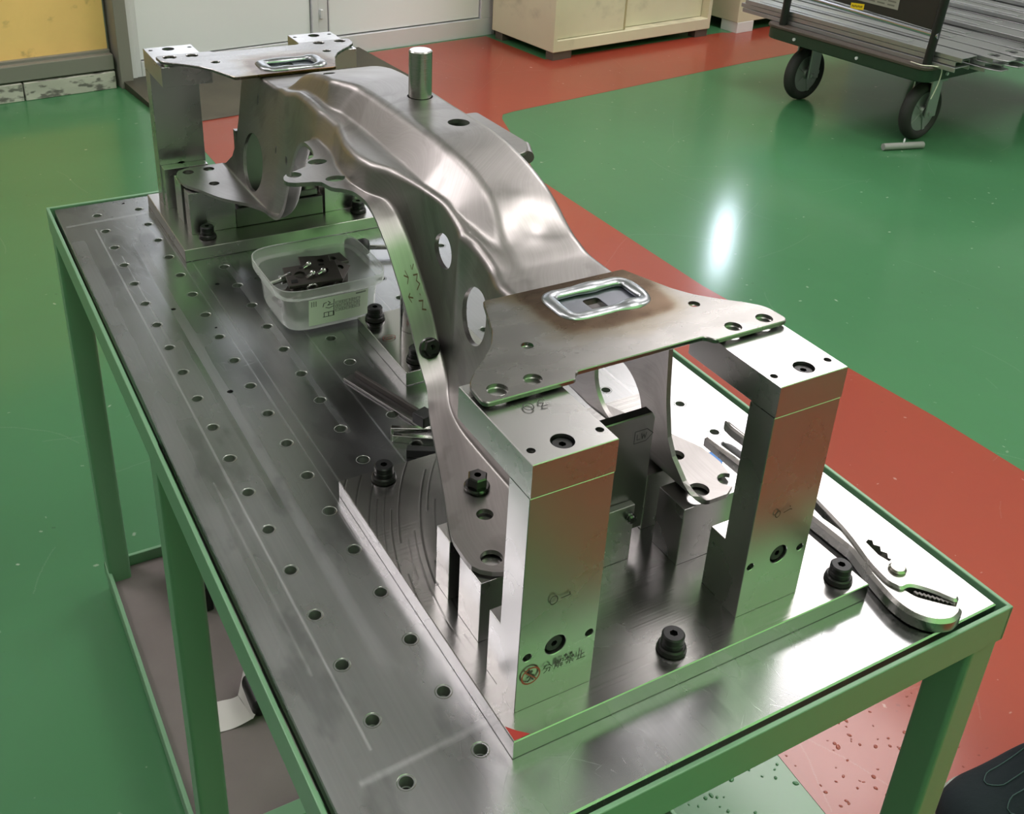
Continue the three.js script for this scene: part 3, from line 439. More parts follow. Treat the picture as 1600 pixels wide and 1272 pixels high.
{
  const TH = 0.075, ZC = 9.06, N = 190, SEG = [6, 9, 8, 7, 7, 8, 9, 6]; // straight samples between the corners
  function section(z) { // cross-section polyline at parameter z, corners rounded
    const d = Math.abs(z - ZC), F = fF(d), T = fT(d), Sx = Math.min(fS(d), T - 0.005), zm = 2 * ZC - z;
    const xoR = 7.72 - interp([[1.3, 2.1], [1.5, 1.75], [2, 1.65], [2.4, 1.68], [4.1, 2.4], [5.2, 2.42], [12.9, 2.42], [14, 2.2], [15.9, 1.66], [16.4, 1.63], [16.8, 2.0]], zm);
    const xj = kXj(z), xr = Math.max(kXr(z), xj + 0.06), xs = Math.max(kXs(z), xr + 0.1), xt = Math.max(kXt(z), xs + 0.12);
    const flare = interp([[0, 0.02], [3.4, 0.03], [4.5, 0.1], [9, 0.1]], d), xo = Math.min(kXo(z), xj - 0.12);
    const droop = 0.3 * sstep(1.3, 2.1, d) * (1 - sstep(3.5, 4.3, d)); return { K: [[xo, F - droop * (xj - flare - xo)], [xj - flare, F, 0.09], [xr, Sx, 0.1], [xs, Sx, 0.1], [xt, T, 0.1], [4.97, T, 0.12], [5.04 + flare, F, 0.2], [xoR, F]], F, T };
  }
  function polyline(K) {
    const out = [];
    for (let i = 0; i < K.length; i++) {
      const p = K[i]; let A = p, B = p;
      if (i > 0 && i < K.length - 1) {
        const a = K[i - 1], b = K[i + 1], la = Math.hypot(a[0] - p[0], a[1] - p[1]), lb = Math.hypot(b[0] - p[0], b[1] - p[1]), r = Math.min(p[2], la * 0.45, lb * 0.45);
        A = [p[0] + (a[0] - p[0]) / la * r, p[1] + (a[1] - p[1]) / la * r]; B = [p[0] + (b[0] - p[0]) / lb * r, p[1] + (b[1] - p[1]) / lb * r];
      }
      if (i > 0) { const s = out[out.length - 1], n = SEG[i]; for (let k = 1; k <= n; k++) out.push([lerp(s[0], A[0], k / n), lerp(s[1], A[1], k / n)]); } else out.push([A[0], A[1]]);
      if (A !== B) for (let k = 1; k <= 6; k++) { const t = k / 6, q = 1 - t; out.push([q * q * A[0] + 2 * q * t * p[0] + t * t * B[0], q * q * A[1] + 2 * q * t * p[1] + t * t * B[1]]); }
    }
    return out;
  }
  const rows = [];
  for (let i = 0; i <= N; i++) {
    const q = -1 + 2 * i / N, z = ZC + 7.74 * (0.82 * q + 0.18 * q * q * q), d = z - ZC, { K, F, T } = section(z), pl = polyline(K);
    rows.push(pl.map(([x, y]) => {
      let zz = z;
      if (Math.abs(d) > 4.5) { // ends: the walls stop short of the feet, in a concave sweep
        const f = clamp((y - F) / 2.68), e = interp([[0, 7.74], [0.05, 7.5], [0.12, 7.2], [0.25, 6.99], [0.5, 6.88], [1, 6.84]], f);
        zz = ZC + Math.sign(d) * (4.5 + (Math.abs(d) - 4.5) * (e - 4.5) / 3.24);
      }
      if (x > 3.7 && y > F + 0.5) { y -= 0.06 * Math.exp(-((x - 4.42) ** 2 / 0.1 + (zz - 13.22) ** 2 / 0.05)); y += 0.035 * Math.exp(-((x - 4.42) ** 2 / 0.16 + (zz - 12.72) ** 2 / 0.06)); }
      return [x, y, zz];
    }));
  }
  const NP = rows[0].length, P = (i, j) => rows[clamp(i, 0, N)][clamp(j, 0, NP - 1)];
  const nor = rows.map((r, i) => r.map((_, j) => {
    const a = P(i + 1, j), b = P(i - 1, j), c = P(i, j + 1), d = P(i, j - 1);
    const v = new THREE.Vector3(a[0] - b[0], a[1] - b[1], a[2] - b[2]).cross(new THREE.Vector3(c[0] - d[0], c[1] - d[1], c[2] - d[2])); return v.normalize();
  }));
  const pos = [], nrm = [], uv = [], arc = rows.map((r) => { let s = 0; return r.map((p, j) => (s += j ? Math.hypot(p[0] - r[j - 1][0], p[1] - r[j - 1][1]) : 0)); });
  const vtx = (i, j, side) => { const p = P(i, j), n = nor[i][j], o = side * TH / 2; return [p[0] + n.x * o, p[1] + n.y * o, p[2] + n.z * o]; };
  const push = (p, n, i, j) => { pos.push(...p); nrm.push(n.x, n.y, n.z); uv.push(P(i, j)[2] * U, arc[i][j] * U); };
  const tri = (a, b, c, side, flat) => { const A = [a, b, c].map(([i, j, s]) => vtx(i, j, s ?? side)); const n = flat && new THREE.Vector3(...A[1]).sub(new THREE.Vector3(...A[0])).cross(new THREE.Vector3(...A[2]).sub(new THREE.Vector3(...A[0]))).normalize(); [a, b, c].forEach(([i, j], k) => push(A[k], flat ? n : nor[i][j].clone().multiplyScalar(side), i, j)); };
  for (let i = 0; i < N; i++) for (let j = 0; j < NP - 1; j++) {
    tri([i, j], [i + 1, j], [i, j + 1], 1); tri([i + 1, j], [i + 1, j + 1], [i, j + 1], 1);
    tri([i, j], [i, j + 1], [i + 1, j], -1); tri([i + 1, j], [i, j + 1], [i + 1, j + 1], -1);
  }
  for (let i = 0; i < N; i++) { const e = NP - 1; tri([i, 0, 1], [i, 0, -1], [i + 1, 0, 1], 0, true); tri([i + 1, 0, 1], [i, 0, -1], [i + 1, 0, -1], 0, true); tri([i, e, 1], [i + 1, e, 1], [i, e, -1], 0, true); tri([i + 1, e, 1], [i + 1, e, -1], [i, e, -1], 0, true); }
  for (let j = 0; j < NP - 1; j++) { tri([0, j, 1], [0, j + 1, 1], [0, j, -1], 0, true); tri([0, j + 1, 1], [0, j + 1, -1], [0, j, -1], 0, true); tri([N, j, 1], [N, j, -1], [N, j + 1, 1], 0, true); tri([N, j + 1, 1], [N, j, -1], [N, j + 1, -1], 0, true); }
  let g = new THREE.BufferGeometry(); g.setAttribute('position', new THREE.Float32BufferAttribute(pos, 3)); g.setAttribute('normal', new THREE.Float32BufferAttribute(nrm, 3)); g.setAttribute('uv', new THREE.Float32BufferAttribute(uv, 2));
  const cx = (z, y, r, x0, x1, sz = 1) => { const c = new THREE.CylinderGeometry(r, r, x1 - x0, 40); c.rotateZ(Math.PI / 2); c.scale(1, 1, sz); c.translate((x0 + x1) / 2, y, z); return c; };
  const cy = (x, z, r, y0, y1, sx = 1, sz = 1) => { const c = new THREE.CylinderGeometry(r, r, y1 - y0, 32); c.scale(sx, 1, sz); c.translate(x, (y0 + y1) / 2, z); return c; };
  const bxc = (x0, x1, y0, y1, z0, z1) => { const c = new THREE.BoxGeometry(x1 - x0, y1 - y0, z1 - z0); c.translate((x0 + x1) / 2, (y0 + y1) / 2, (z0 + z1) / 2); return c; };
  g = subtract(g, [
    cx(12.25, 3.78, 0.29, 2.4, 3.7), cx(13.52, 3.28, 0.44, 2.4, 3.7), cx(3.35, 2.15, 0.66, 2.4, 3.7), cx(14.78, 2.15, 0.62, 4.5, 5.7),
    cx(4.72, 2.9, 0.1, 2.5, 3.7, 0.5), cx(5.35, 2.88, 0.1, 2.5, 3.7, 0.5), cx(3.4, 3.62, 0.13, 2.5, 3.7, 0.4),
    cy(4.6, 8.7, 0.235, 4.6, 5.4), cy(4.57, 10.28, 0.19, 4.6, 5.4), cy(3.7, 6.5, 0.12, 4.6, 5.4),
    cy(2.03, 9.03, 0.13, 3.8, 4.3), cy(2.62, 8.6, 0.13, 3.8, 4.3, 1.35, 1), cy(2.62, 9.47, 0.13, 3.8, 4.3, 1.35, 1),
    cy(1.95, 16.45, 0.15, 1, 1.7), cy(2.29, 15.65, 0.12, 1, 1.7), cy(2.45, 16.5, 0.15, 1, 1.7), cy(5.35, 16.54, 0.15, 1, 1.7), cy(5.88, 16.54, 0.15, 1, 1.7), cy(5.57, 15.73, 0.12, 1, 1.7),
    cy(1.95, 1.6, 0.13, 1, 1.7), cy(2.45, 1.58, 0.13, 1, 1.7), cy(2.31, 2.52, 0.12, 1, 1.7),
    bxc(3.98, 4.26, 3.7, 4.5, 15.1, 15.43), bxc(4.05, 4.35, 3.7, 4.5, 2.72, 3.02),
  ]);
  M.press = std({ metalness: 1, roughness: 0.45, roughnessMap: rep(tRough, 5, 5),
    map: rep(tex(512, 512, (u, v, c) => { const f = fbm(u, v, 5, 6, 131), d = sstep(0.58, 0.75, fbm(u, v, 8, 5, 137)), st = vn(u * 8, v * 256, 8, 256, 139); const q = 0.59 + 0.05 * (f - 0.5) - 0.05 * d + 0.03 * (st - 0.5); c[0] = q + 0.008; c[1] = q - 0.006; c[2] = q - 0.012; c[3] = 1; }, { srgb: true }), 4, 4) });
  part(beam, 'pressed_channel', g, M.press);
  // end plates: butterfly outline, holes, slot with a weld bead round it
  const half = [[0, 14.6], [1.16, 14.62], [1.3, 15.0], [1.45, 15.4], [1.62, 15.68], [1.85, 15.92], [2.12, 16.16], [2.32, 16.38, 0.12], [2.35, 16.82, 0.12], [1.08, 16.82, 0.06], [1.0, 16.68, 0.06], [0, 16.68]];
  const outline = [...half.slice(1, -1).map(([a, z, r]) => [3.86 + a, z, r]), ...half.slice(1, -1).reverse().map(([a, z, r]) => [3.86 - a, z, r])];
  const slot = (r) => roundPoly([[3.5 - r, 14.86 - r], [4.84 + r, 14.86 - r], [4.84 + r, 15.58 + r], [3.5 - r, 15.58 + r]], 0.2, 6);
  const pHoles = [[1.8, 16.62, 0.145], [2.3, 16.6, 0.13], [2.64, 15.9, 0.095], [5.92, 16.64, 0.13], [5.38, 16.64, 0.13], [5.3, 15.92, 0.095]];
  const tTint = tex(512, 512, (u, v, c) => { // heat colours burnt into the plate round the weld
    const x = 1.4 + u * 4.9, z = 14.5 + v * 2.4, dx = Math.max(0, Math.abs(x - 4.17) - 0.62), dz = Math.max(0, Math.abs(z - 15.22) - 0.36), n = fbm(u, v, 7, 5, 151) - 0.5, r = Math.hypot(dx, dz) + 0.18 * n, f = fbm(u, v, 9, 5, 157) - 0.5;
    const burn = 1 - sstep(0.26, 0.46, r), halo = 1 - sstep(0.35, 0.8, r + 0.25 * n), back = 1 - sstep(14.62, 15.0, z + 0.6 * n); const q = 0.51 + 0.06 * f;
    c[0] = lerp(lerp(q, q * 0.86, halo * 0.7 + back * 0.9), 0.3 + 0.3 * n, burn * 0.9); c[1] = lerp(lerp(q - 0.006, q * 0.8, halo * 0.7 + back * 0.9), 0.225 + 0.3 * n, burn * 0.9); c[2] = lerp(lerp(q - 0.016, q * 0.7, halo * 0.75 + back * 0.95), 0.15 + 0.3 * n, burn * 0.9); c[3] = 1; }, { srgb: true });
  M.endPlate = std({ map: tTint, metalness: 1, roughness: 0.32, roughnessMap: rep(tRough, 2, 2) });
  M.inner = std({ color: L3(0.2, 0.21, 0.24), metalness: 1, roughness: 0.33 });
  for (const mz of [false, true]) {
    const Z = (z) => (mz ? 18.12 - z : z), Xm = (x) => x, flip = (pts) => (mz ? pts.map(([x, z, r]) => [x, 18.12 - z, r]) : pts);
    const pg = slab(roundPoly(flip(outline), 0.05, 4), [flip(slot(0)), ...pHoles.map(([x, z, r]) => circle(x, Z(z), r, 28))], 4.135, 4.205, 'y', 0.012);
    { const p = pg.attributes.position, u2 = pg.attributes.uv; for (let i = 0; i < p.count; i++) u2.setXY(i, (p.getX(i) - 1.4) / 4.9, (Z(p.getZ(i)) - 14.5) / 2.4); }
    const ep = part(beam, 'end_plate', pg, M.endPlate, mz ? 'far end plate by the doors' : 'near end plate with burnt brown weld ring');
    // weld bead: lumpy ring laid along the slot
    const path = flip(slot(-0.02)), n = path.length, RN = 160, pts = [];
    const curve = new THREE.CatmullRomCurve3(path.map(([x, z]) => new THREE.Vector3(x, 4.19, z)), true, 'catmullrom', 0.1);
    const bead = grid(RN, 14, (a, b) => { const t = (a % 1), c = curve.getPointAt(t), tg = curve.getTangentAt(t), sd = new THREE.Vector3(0, 1, 0).cross(tg).normalize(), th = b * Math.PI * 2, rp2 = 0.085 * (1 + 0.6 * (vn(a * 13, mz ? 3 : 0, 13, 8, 171) - 0.4) + 0.08 * (vn(a * 40, mz ? 3 : 0, 40, 8, 172) - 0.5)); return [c.x + sd.x * Math.cos(th) * rp2 * 1.25, c.y + Math.sin(th) * rp2 * 0.75, c.z + sd.z * Math.cos(th) * rp2 * 1.25]; });
    part(ep, 'weld_bead', bead, M.weld, 'silver weld bead');
    const cz = Z(15.26);
    part(ep, 'inner_plate', slab(flip(slot(0.06)), [roundPoly([[3.99, cz - 0.16], [4.25, cz - 0.16], [4.25, cz + 0.16], [3.99, cz + 0.16]], 0.06, 4)], 4.125, 4.15, 'y', 0), M.inner);
  }
  // weld nuts on the slide and the foot
  const nutGeo = (x, y, z, n, R, h) => { const a = slab(hex(0, 0, R * 1.1), [circle(0, 0, R * 0.5, 20)], 0, h, 'y', 0.02), b = slab(circle(0, 0, R * 1.35, 28), [circle(0, 0, R * 0.5, 20)], 0, h * 0.28, 'y', 0.02), q = mergeGeometries([clean(a), clean(b)]); q.applyQuaternion(new THREE.Quaternion().setFromUnitVectors(new THREE.Vector3(0, 1, 0), new THREE.Vector3(...n).normalize())); q.translate(x, y, z); return q; };
  part(beam, 'weld_nut', nutGeo(3.07, fF(3.24) + 0.01, 12.3, [-0.12, 0.54, 0.83], 0.13, 0.22), M.nut, 'shiny black weld nut on the slide');
  part(beam, 'weld_nut', nutGeo(2.46, 1.45, 15.1, [0, 1, 0.05], 0.14, 0.24), M.nut, 'weld nut on the near foot');
  // tab on the right-hand side
  part(beam, 'side_tab', [slab(roundPoly([[4.9, 8.3], [6.02, 8.3, 0.1], [6.06, 10.1, 0.12], [5.85, 10.55, 0.2], [4.9, 10.75]], 0.05, 4), [], 4.42, 4.5, 'y', 0.012), box(4.98, 5.06, 4.0, 4.5, 8.4, 10.6, 0.01), rodZ(5.86, 4.36, 10.5, 6.06, 4.36, 10.05, 0.12, 20)], M.press);
  // written mark on the slide
  const note = tMark(256, 256, (c, w, h) => { c.clearRect(0, 0, w, h); c.strokeStyle = 'rgb(84,52,34)'; c.lineWidth = 6; c.lineCap = 'round'; [[[150, 20], [196, 40], [160, 62]], [[150, 20], [150, 60]], [[154, 84], [206, 88], [176, 108], [208, 124], [160, 140]], [[180, 158], [184, 162]], [[150, 180], [200, 186], [168, 214], [214, 222]], [[40, 70], [88, 84]], [[66, 56], [88, 84], [60, 104]], [[36, 150], [88, 160]], [[62, 140], [36, 150], [58, 172]]].forEach((s) => poly(c, s, 1, 1, 0, 0)); });
  const ng = grid(10, 2, (a, b) => { const z = 11.4 + a * 0.62, x = 2.88 + b * 0.34, y = fF(z - ZC) - 0.3 * Math.max(0, 3.25 - x), dy = (fF(z - ZC + 0.01) - fF(z - ZC - 0.01)) / 0.02, l = Math.hypot(1, dy), o = 0.043; return [x, y + o / l, z - dy * o / l, b, 1 - a]; });
  ng.index.array.reverse(); ng.computeVertexNormals();
  const nm = part(beam, 'pen_mark', ng, std({ map: note, alphaTest: 0.5, roughness: 0.5, side: THREE.DoubleSide })); nm.castShadow = false;
}

// ---------- tools and small things on the bench ----------
{
  const pl = thing('pliers', 'grey water pump pliers lying across the front corner of the bench', 'pliers', [7.9, 0, 17.5]);
  M.tool = std({ color: L3(0.4, 0.39, 0.375), metalness: 1, roughness: 0.33, roughnessMap: rep(tRough, 12, 12) });
  M.toolDark = std({ color: L3(0.12, 0.115, 0.11), metalness: 1, roughness: 0.4 });
  part(pl, 'slotted_arm', slab(roundPoly([[8.06, 14.12, 0.05], [8.2, 14.3], [8.28, 15.4], [8.12, 16.5], [8.04, 17.3, 0.3], [8.1, 17.66], [8.12, 18.15], [8.02, 18.45, 0.15], [8.1, 18.72, 0.2], [8.22, 18.95], [8.23, 19.1, 0.06], [8.12, 19.15, 0.05], [8.06, 19.08], [7.98, 18.9], [7.86, 18.72], [7.74, 18.6], [7.58, 18.62, 0.2], [7.5, 18.4], [7.56, 18.0, 0.3], [7.78, 17.35, 0.3], [7.92, 16.5], [8.04, 15.4], [8.0, 14.35]], 0.08, 4), [[[7.84, 17.62], [7.96, 17.58], [8.04, 17.66], [7.98, 17.74], [8.04, 17.82], [7.97, 17.9], [8.02, 17.98], [7.95, 18.06], [7.98, 18.12], [7.84, 18.16], [7.79, 17.95]]], 0.12, 0.34, 'y', 0.035), M.tool);
  part(pl, 'jaw_arm', slab(roundPoly([[7.46, 14.3, 0.05], [7.58, 14.34], [7.66, 15.4], [7.76, 16.6], [7.86, 17.5], [7.8, 18.1], [7.68, 18.5], [7.74, 18.76], [7.86, 18.9], [8.0, 19.06], [8.12, 19.17], [8.14, 19.24, 0.06], [8.04, 19.31, 0.1], [7.82, 19.36, 0.15], [7.56, 19.26, 0.2], [7.38, 19.02, 0.2], [7.34, 18.7, 0.2], [7.44, 18.2, 0.2], [7.62, 17.6], [7.6, 16.6], [7.5, 15.4]], 0.06, 4), [], 0.02, 0.28, 'y', 0.05), M.tool);
  for (let i = 0; i < 9; i++) { const t = i / 8; part(pl, 'jaw_tooth', box(lerp(7.77, 8.07, t) - 0.03, lerp(7.77, 8.07, t) + 0.02, 0.06, 0.29, lerp(18.74, 19.1, t) - 0.05, lerp(18.74, 19.1, t) + 0.03, 0.01), M.toolDark); }
  part(pl, 'pivot', cyl(7.83, 0.1, 0.4, 18.3, 0.15, 0.13, 32, 0.03), std({ color: L3(0.34, 0.32, 0.28), metalness: 1, roughness: 0.25 }));

  // plastic tub
  const tub = thing('plastic_tub', 'clear plastic food tub with a printed label, filled with small dark metal parts', 'container', [3.26, 0, 6.62]);
  const rr = (hx, hz, r, t) => { const n = 2.0 + 0; const a = t * Math.PI * 2, c = Math.cos(a), s = Math.sin(a), e = 2 / 5.2; return [Math.sign(c) * Math.pow(Math.abs(c), e) * hx, Math.sign(s) * Math.pow(Math.abs(s), e) * hz]; };
  const prof = [[0.02, 0.03], [0.6, 0.03], [0.93, 0.03], [0.97, 0.06], [0.985, 0.12], [1.0, 0.3], [1.02, 0.6], [1.045, 0.8], [1.05, 0.83], [1.15, 0.835], [1.16, 0.86], [1.165, 1.05], [1.15, 1.07], [1.135, 1.05]];
  const tg = grid(13, 96, (a, b) => { const [k, y] = prof[Math.round(a * 13)], [x, z] = rr(1.03, 0.98, 0.3, b); return [3.27 + x * k, y, 6.62 + z * k]; });
  M.tub = phys({ color: L3(0.93, 0.95, 0.94), transmission: 0.76, thickness: 0, roughness: 0.26, ior: 1.45, side: THREE.DoubleSide, specularIntensity: 0.9 });
  part(tub, 'tub_body', tg, M.tub);
  const tLab = tMark(512, 256, (c, w, h) => {
    c.fillStyle = 'rgb(214,222,206)'; c.fillRect(0, 0, w, h); c.strokeStyle = c.fillStyle = 'rgb(38,40,36)'; c.lineWidth = 5;
    for (let i = 0; i < 3; i++) for (let j = 0; j < 4; j++) c.fillRect(20 + i * 18, 22 + j * 13, 9, 8);
    c.lineWidth = 6; poly(c, [[118, 92], [126, 56], [150, 50]], 1, 1, 0, 0); poly(c, [[160, 40], [180, 60], [160, 80], [205, 78]], 1, 1, 0, 0); poly(c, [[140, 100], [172, 112], [206, 98]], 1, 1, 0, 0); poly(c, [[212, 30], [212, 190]], 1, 1, 0, 0); poly(c, [[118, 192], [214, 192]], 1, 1, 0, 0); poly(c, [[128, 190], [128, 150], [206, 150], [206, 190]], 1, 1, 0, 0); poly(c, [[166, 150], [166, 190]], 1, 1, 0, 0);
    c.lineWidth = 3; for (let i = 0; i < 5; i++) for (let j = 0; j < 3; j++) { c.strokeRect(226 + i * 44, 60 + j * 36, 34, 26); poly(c, [[0, 12], [34, 12]], 1, 1, 226 + i * 44, 60 + j * 36); if ((i + j) % 2) poly(c, [[16, 0], [16, 26]], 1, 1, 226 + i * 44, 60 + j * 36); }
    c.fillStyle = 'rgb(120,126,116)'; c.fillRect(400, 14, 90, 14);
  });
  const lg = grid(8, 2, (a, b) => { const y = 0.14 + b * 0.62, k = interp([[0.12, 0.985], [0.6, 1.02], [0.8, 1.045]], y), x = -0.58 + a * 1.3; const t = Math.pow(Math.max(0, 1 - Math.pow(Math.abs(x / (1.03 * k)), 5.2)), 1 / 5.2); return [3.27 + x, y, 6.62 + 0.98 * k * t + 0.008, a, b]; });
  part(tub, 'label', lg, std({ map: tLab, roughness: 0.5, side: THREE.DoubleSide }), 'pale printed label');
  const rotP = (g, x, y, z, ry, rx = 0, rz = 0) => { g.rotateX(rx); g.rotateZ(rz); g.rotateY(ry); g.translate(x, y, z); return g; };
  const clip = (w, d, hs) => slab([[-w / 2, -d / 2], [w / 2, -d / 2], [w / 2, d / 2], [-w / 2, d / 2]], hs, -0.04, 0.04, 'y', 0.01);
  const GP = 'small dark metal parts heaped in the tub';
  M.phos = std({ color: L3(0.075, 0.066, 0.062), metalness: 0.7, roughness: 0.42 });
  const pc = thing('bracket_plate', 'dark rectangular plate with two large holes on top of the heap in the tub', 'metal part', [3.2, 0.5, 6.5], GP);
  part(pc, 'plate', rotP(clip(1.14, 0.66, [circle(-0.27, 0.0, 0.13), circle(0.25, -0.03, 0.11)]), 3.2, 0.72, 6.5, -0.13, 0.2, 0.02), M.phos);
  part(pc, 'stamped_mark', rotP(box(-0.5, -0.36, 0.04, 0.05, 0.14, 0.24, 0), 3.2, 0.72, 6.5, -0.13, 0.2, 0.02), M.black);
  part(pc, 'stamped_mark', rotP(box(-0.24, -0.12, 0.04, 0.05, -0.25, -0.2, 0), 3.2, 0.72, 6.5, -0.13, 0.2, 0.02), M.black);
  part(pc, 'stamped_mark', rotP(box(0.18, 0.3, 0.04, 0.05, -0.27, -0.22, 0), 3.2, 0.72, 6.5, -0.13, 0.2, 0.02), M.black);
  for (const [x, y, z, ry, rx, rz, w, d, l] of [[3.4, 0.78, 6.1, -0.2, 0.15, -0.05, 0.66, 0.4, 'dark plate tilted behind the two-hole plate in the tub'], [3.75, 0.7, 5.98, 0.15, 0.1, -0.1, 0.8, 0.4, 'dark plate at the back right of the tub'], [3.82, 0.62, 6.4, 0.9, 0.35, 0.12, 0.62, 0.36, 'dark angled plate at the right of the heap in the tub'], [2.62, 0.45, 6.75, -0.6, 0.3, 0.3, 0.5, 0.4, 'dark plate at the left front of the tub'], [3.2, 0.42, 7.05, 0.1, 0.4, 0, 1.2, 0.36, 'dark plate under the two-hole plate, against the tub front']])
    solo('bracket_plate', l, 'metal part', [x, y - 0.2, z], rotP(clip(w, d, [circle(0.12 * Math.sign(rx), 0, 0.08)]), x, y, z, ry, rx, rz), M.phos, GP);
  solo('base_heap', 'loose dark metal parts at the bottom of the tub', 'metal part', [3.27, 0.05, 6.65], [rotP(clip(1.5, 0.9, []), 3.2, 0.16, 6.5, 0.2, 0.06, 0), rotP(clip(1.3, 0.9, []), 3.3, 0.3, 6.7, -0.2, -0.06, 0.05), rotP(clip(1.0, 0.9, []), 3.1, 0.48, 6.6, 0.9, 0.05, 0.05), rotP(box(-0.5, 0.5, -0.22, 0.2, -0.25, 0.25, 0.03), 3.5, 0.36, 6.35, 0.4)], M.phos).userData.kind = 'stuff';
  const ballAt = [[3.2, 0.86, 6.28, 'upper'], [3.16, 0.82, 6.62, 'lower'], [3.4, 0.82, 6.6, 'right-hand']];
  for (const [x, y, z, w] of ballAt) { const o = thing('steel_pin', w + ' of the three shiny round-headed pins on the plate in the tub', 'pin', [x, y - 0.1, z], 'shiny pins in the tub'); part(o, 'head', new THREE.SphereGeometry(0.065, 20, 14).translate(x, y, z), M.chrome); part(o, 'shank', rodZ(x, y - 0.01, z, x - 0.14, y - 0.04, z + 0.04, 0.04), M.chrome); }
  const lp = thing('stepped_pin', 'bright stepped round pin at the left of the heap in the tub', 'pin', [2.55, 0.5, 6.36]);
  part(lp, 'thin_end', rodZ(2.3, 0.62, 6.36, 2.56, 0.66, 6.36, 0.055), M.chrome); part(lp, 'thick_end', rodZ(2.54, 0.66, 6.36, 2.78, 0.69, 6.34, 0.1, 20), M.chrome);
  const bt = thing('clip_ring', 'bright wire clip leaning at the front of the tub', 'clip', [3.0, 0.5, 7.0]); part(bt, 'wire', new THREE.TorusGeometry(0.1, 0.018, 8, 24, 4.4).rotateX(0.5).translate(3.0, 0.7, 7.0), M.chrome);

  // screwdriver behind the tub
  const sd = thing('screwdriver', 'black handled screwdriver lying behind the plastic tub', 'screwdriver', [5.3, 0, 4.8]);
  { const g = new THREE.LatheGeometry([[0.001, 0], [0.14, 0.01], [0.2, 0.06], [0.21, 0.2], [0.17, 0.3], [0.2, 0.42], [0.2, 0.5], [0.15, 0.58], [0.05, 0.6]].map(([a, b]) => new THREE.Vector2(a, b)), 24); g.rotateZ(-Math.PI / 2); g.rotateY(-0.38); g.translate(4.7, 0.21, 4.54); part(sd, 'handle', clean(g), std({ color: L3(0.008, 0.008, 0.009), roughness: 0.6 })); } part(sd, 'shaft', rodZ(5.18, 0.2, 4.73, 6.6, 0.16, 5.28, 0.06), M.chrome);
  // flat strips and bars beside the beam foot
  const st = thing('steel_strip', 'long dark steel strip with a raised edge lying beside the small bolted block', 'strip', [3.1, 0, 10.6]);
  const along = (g, x, z, ang, y) => { g.rotateY(ang); g.translate(x, y, z); return g; };
  const an = -Math.atan2(11.62 - 9.5, 3.4 - 2.76);
  part(st, 'flat', along(box(0, 2.2, 0, 0.05, -0.13, 0.13, 0.01), 2.76, 9.52, an, 0.005), M.darkplate);
  part(st, 'raised_edge', along(box(0.1, 2.15, 0.05, 0.16, -0.13, -0.06, 0.01), 2.76, 9.52, an, 0.005), M.phos);
  part(st, 'end_block', along(box(1.95, 2.25, 0.04, 0.26, -0.16, 0.14, 0.02), 2.76, 9.52, an, 0.005), M.black);
  const bars = [[2.73, 11.52, 3.6, 11.98, 'upper bright square bar lying by the beam foot', 0.11, M.polish], [2.68, 11.72, 3.4, 12.2, 'lower bright square bar beside the black block by the beam foot', 0.1, M.polish]];
  for (const [x0, z0, x1, z1, l, s, m] of bars) solo('square_bar', l, 'bar', [x0, 0, z0], along(box(0, Math.hypot(x1 - x0, z1 - z0), 0, s * 1.4, -s / 2, s / 2, 0.015), x0, z0, -Math.atan2(z1 - z0, x1 - x0), 0.002), m, 'bright bars by the beam foot');
  solo('black_block', 'small black block lying in front of the bright square bars', 'block', [2.95, 0, 12.3], along(box(0, 0.7, 0, 0.16, -0.08, 0.08, 0.02), 2.72, 12.2, -0.55, 0.002), M.black);
}

// ---------- on the shelf ----------
{
  const y = -11.86;
  const bil = (A, B, C, D) => (a, b) => [lerp(lerp(A[0], B[0], a), lerp(D[0], C[0], a), b), lerp(lerp(A[1], B[1], a), lerp(D[1], C[1], a), b)];
  const q1 = bil([0.42, 5.36], [1.04, 5.51], [1.15, 6.42], [0.29, 6.33]), q2 = bil([1.04, 5.51], [1.43, 4.9], [2.0, 5.6], [1.15, 6.42]);
  const pg = grid(12, 10, (a, b) => { const [x, z] = q1(a, b); return [x, y + 0.03 + 0.12 * Math.pow(a, 3) + 0.02 * Math.sin(a * 5 + b * 3), z]; });
  const pg2 = grid(10, 10, (a, b) => { const [x, z] = q2(a, b); return [x, y + 0.15 + 0.34 * Math.pow(a, 1.2) + 0.03 * Math.sin(b * 6), z]; });
  const M2 = std({ color: L3(0.62, 0.58, 0.58), roughness: 0.8, side: THREE.DoubleSide });
  const p = thing('paper_sheet', 'crumpled white paper lying on the low shelf under the bench', 'paper', [0.9, y, 5.5]);
  part(p, 'flat_sheet', pg, M2); part(p, 'folded_flap', pg2, M2);
  const b1 = thing('black_case', 'dark box at the back of the low shelf under the bench', 'box', [1.9, y, 0.8]);
  part(b1, 'body', box(1.35, 2.6, y, y + 1.5, -0.3, 1.6, 0.06, 2), M.black); part(b1, 'side_step', box(1.15, 1.4, y, y + 0.9, 1.0, 2.1, 0.05, 2), M.black);
  solo('dark_roll', 'black lump under the white paper on the low shelf', 'block', [1.7, y, 5.7], box(1.2, 2.5, y, y + 0.55, 5.2, 6.4, 0.2, 4), M.black);
}

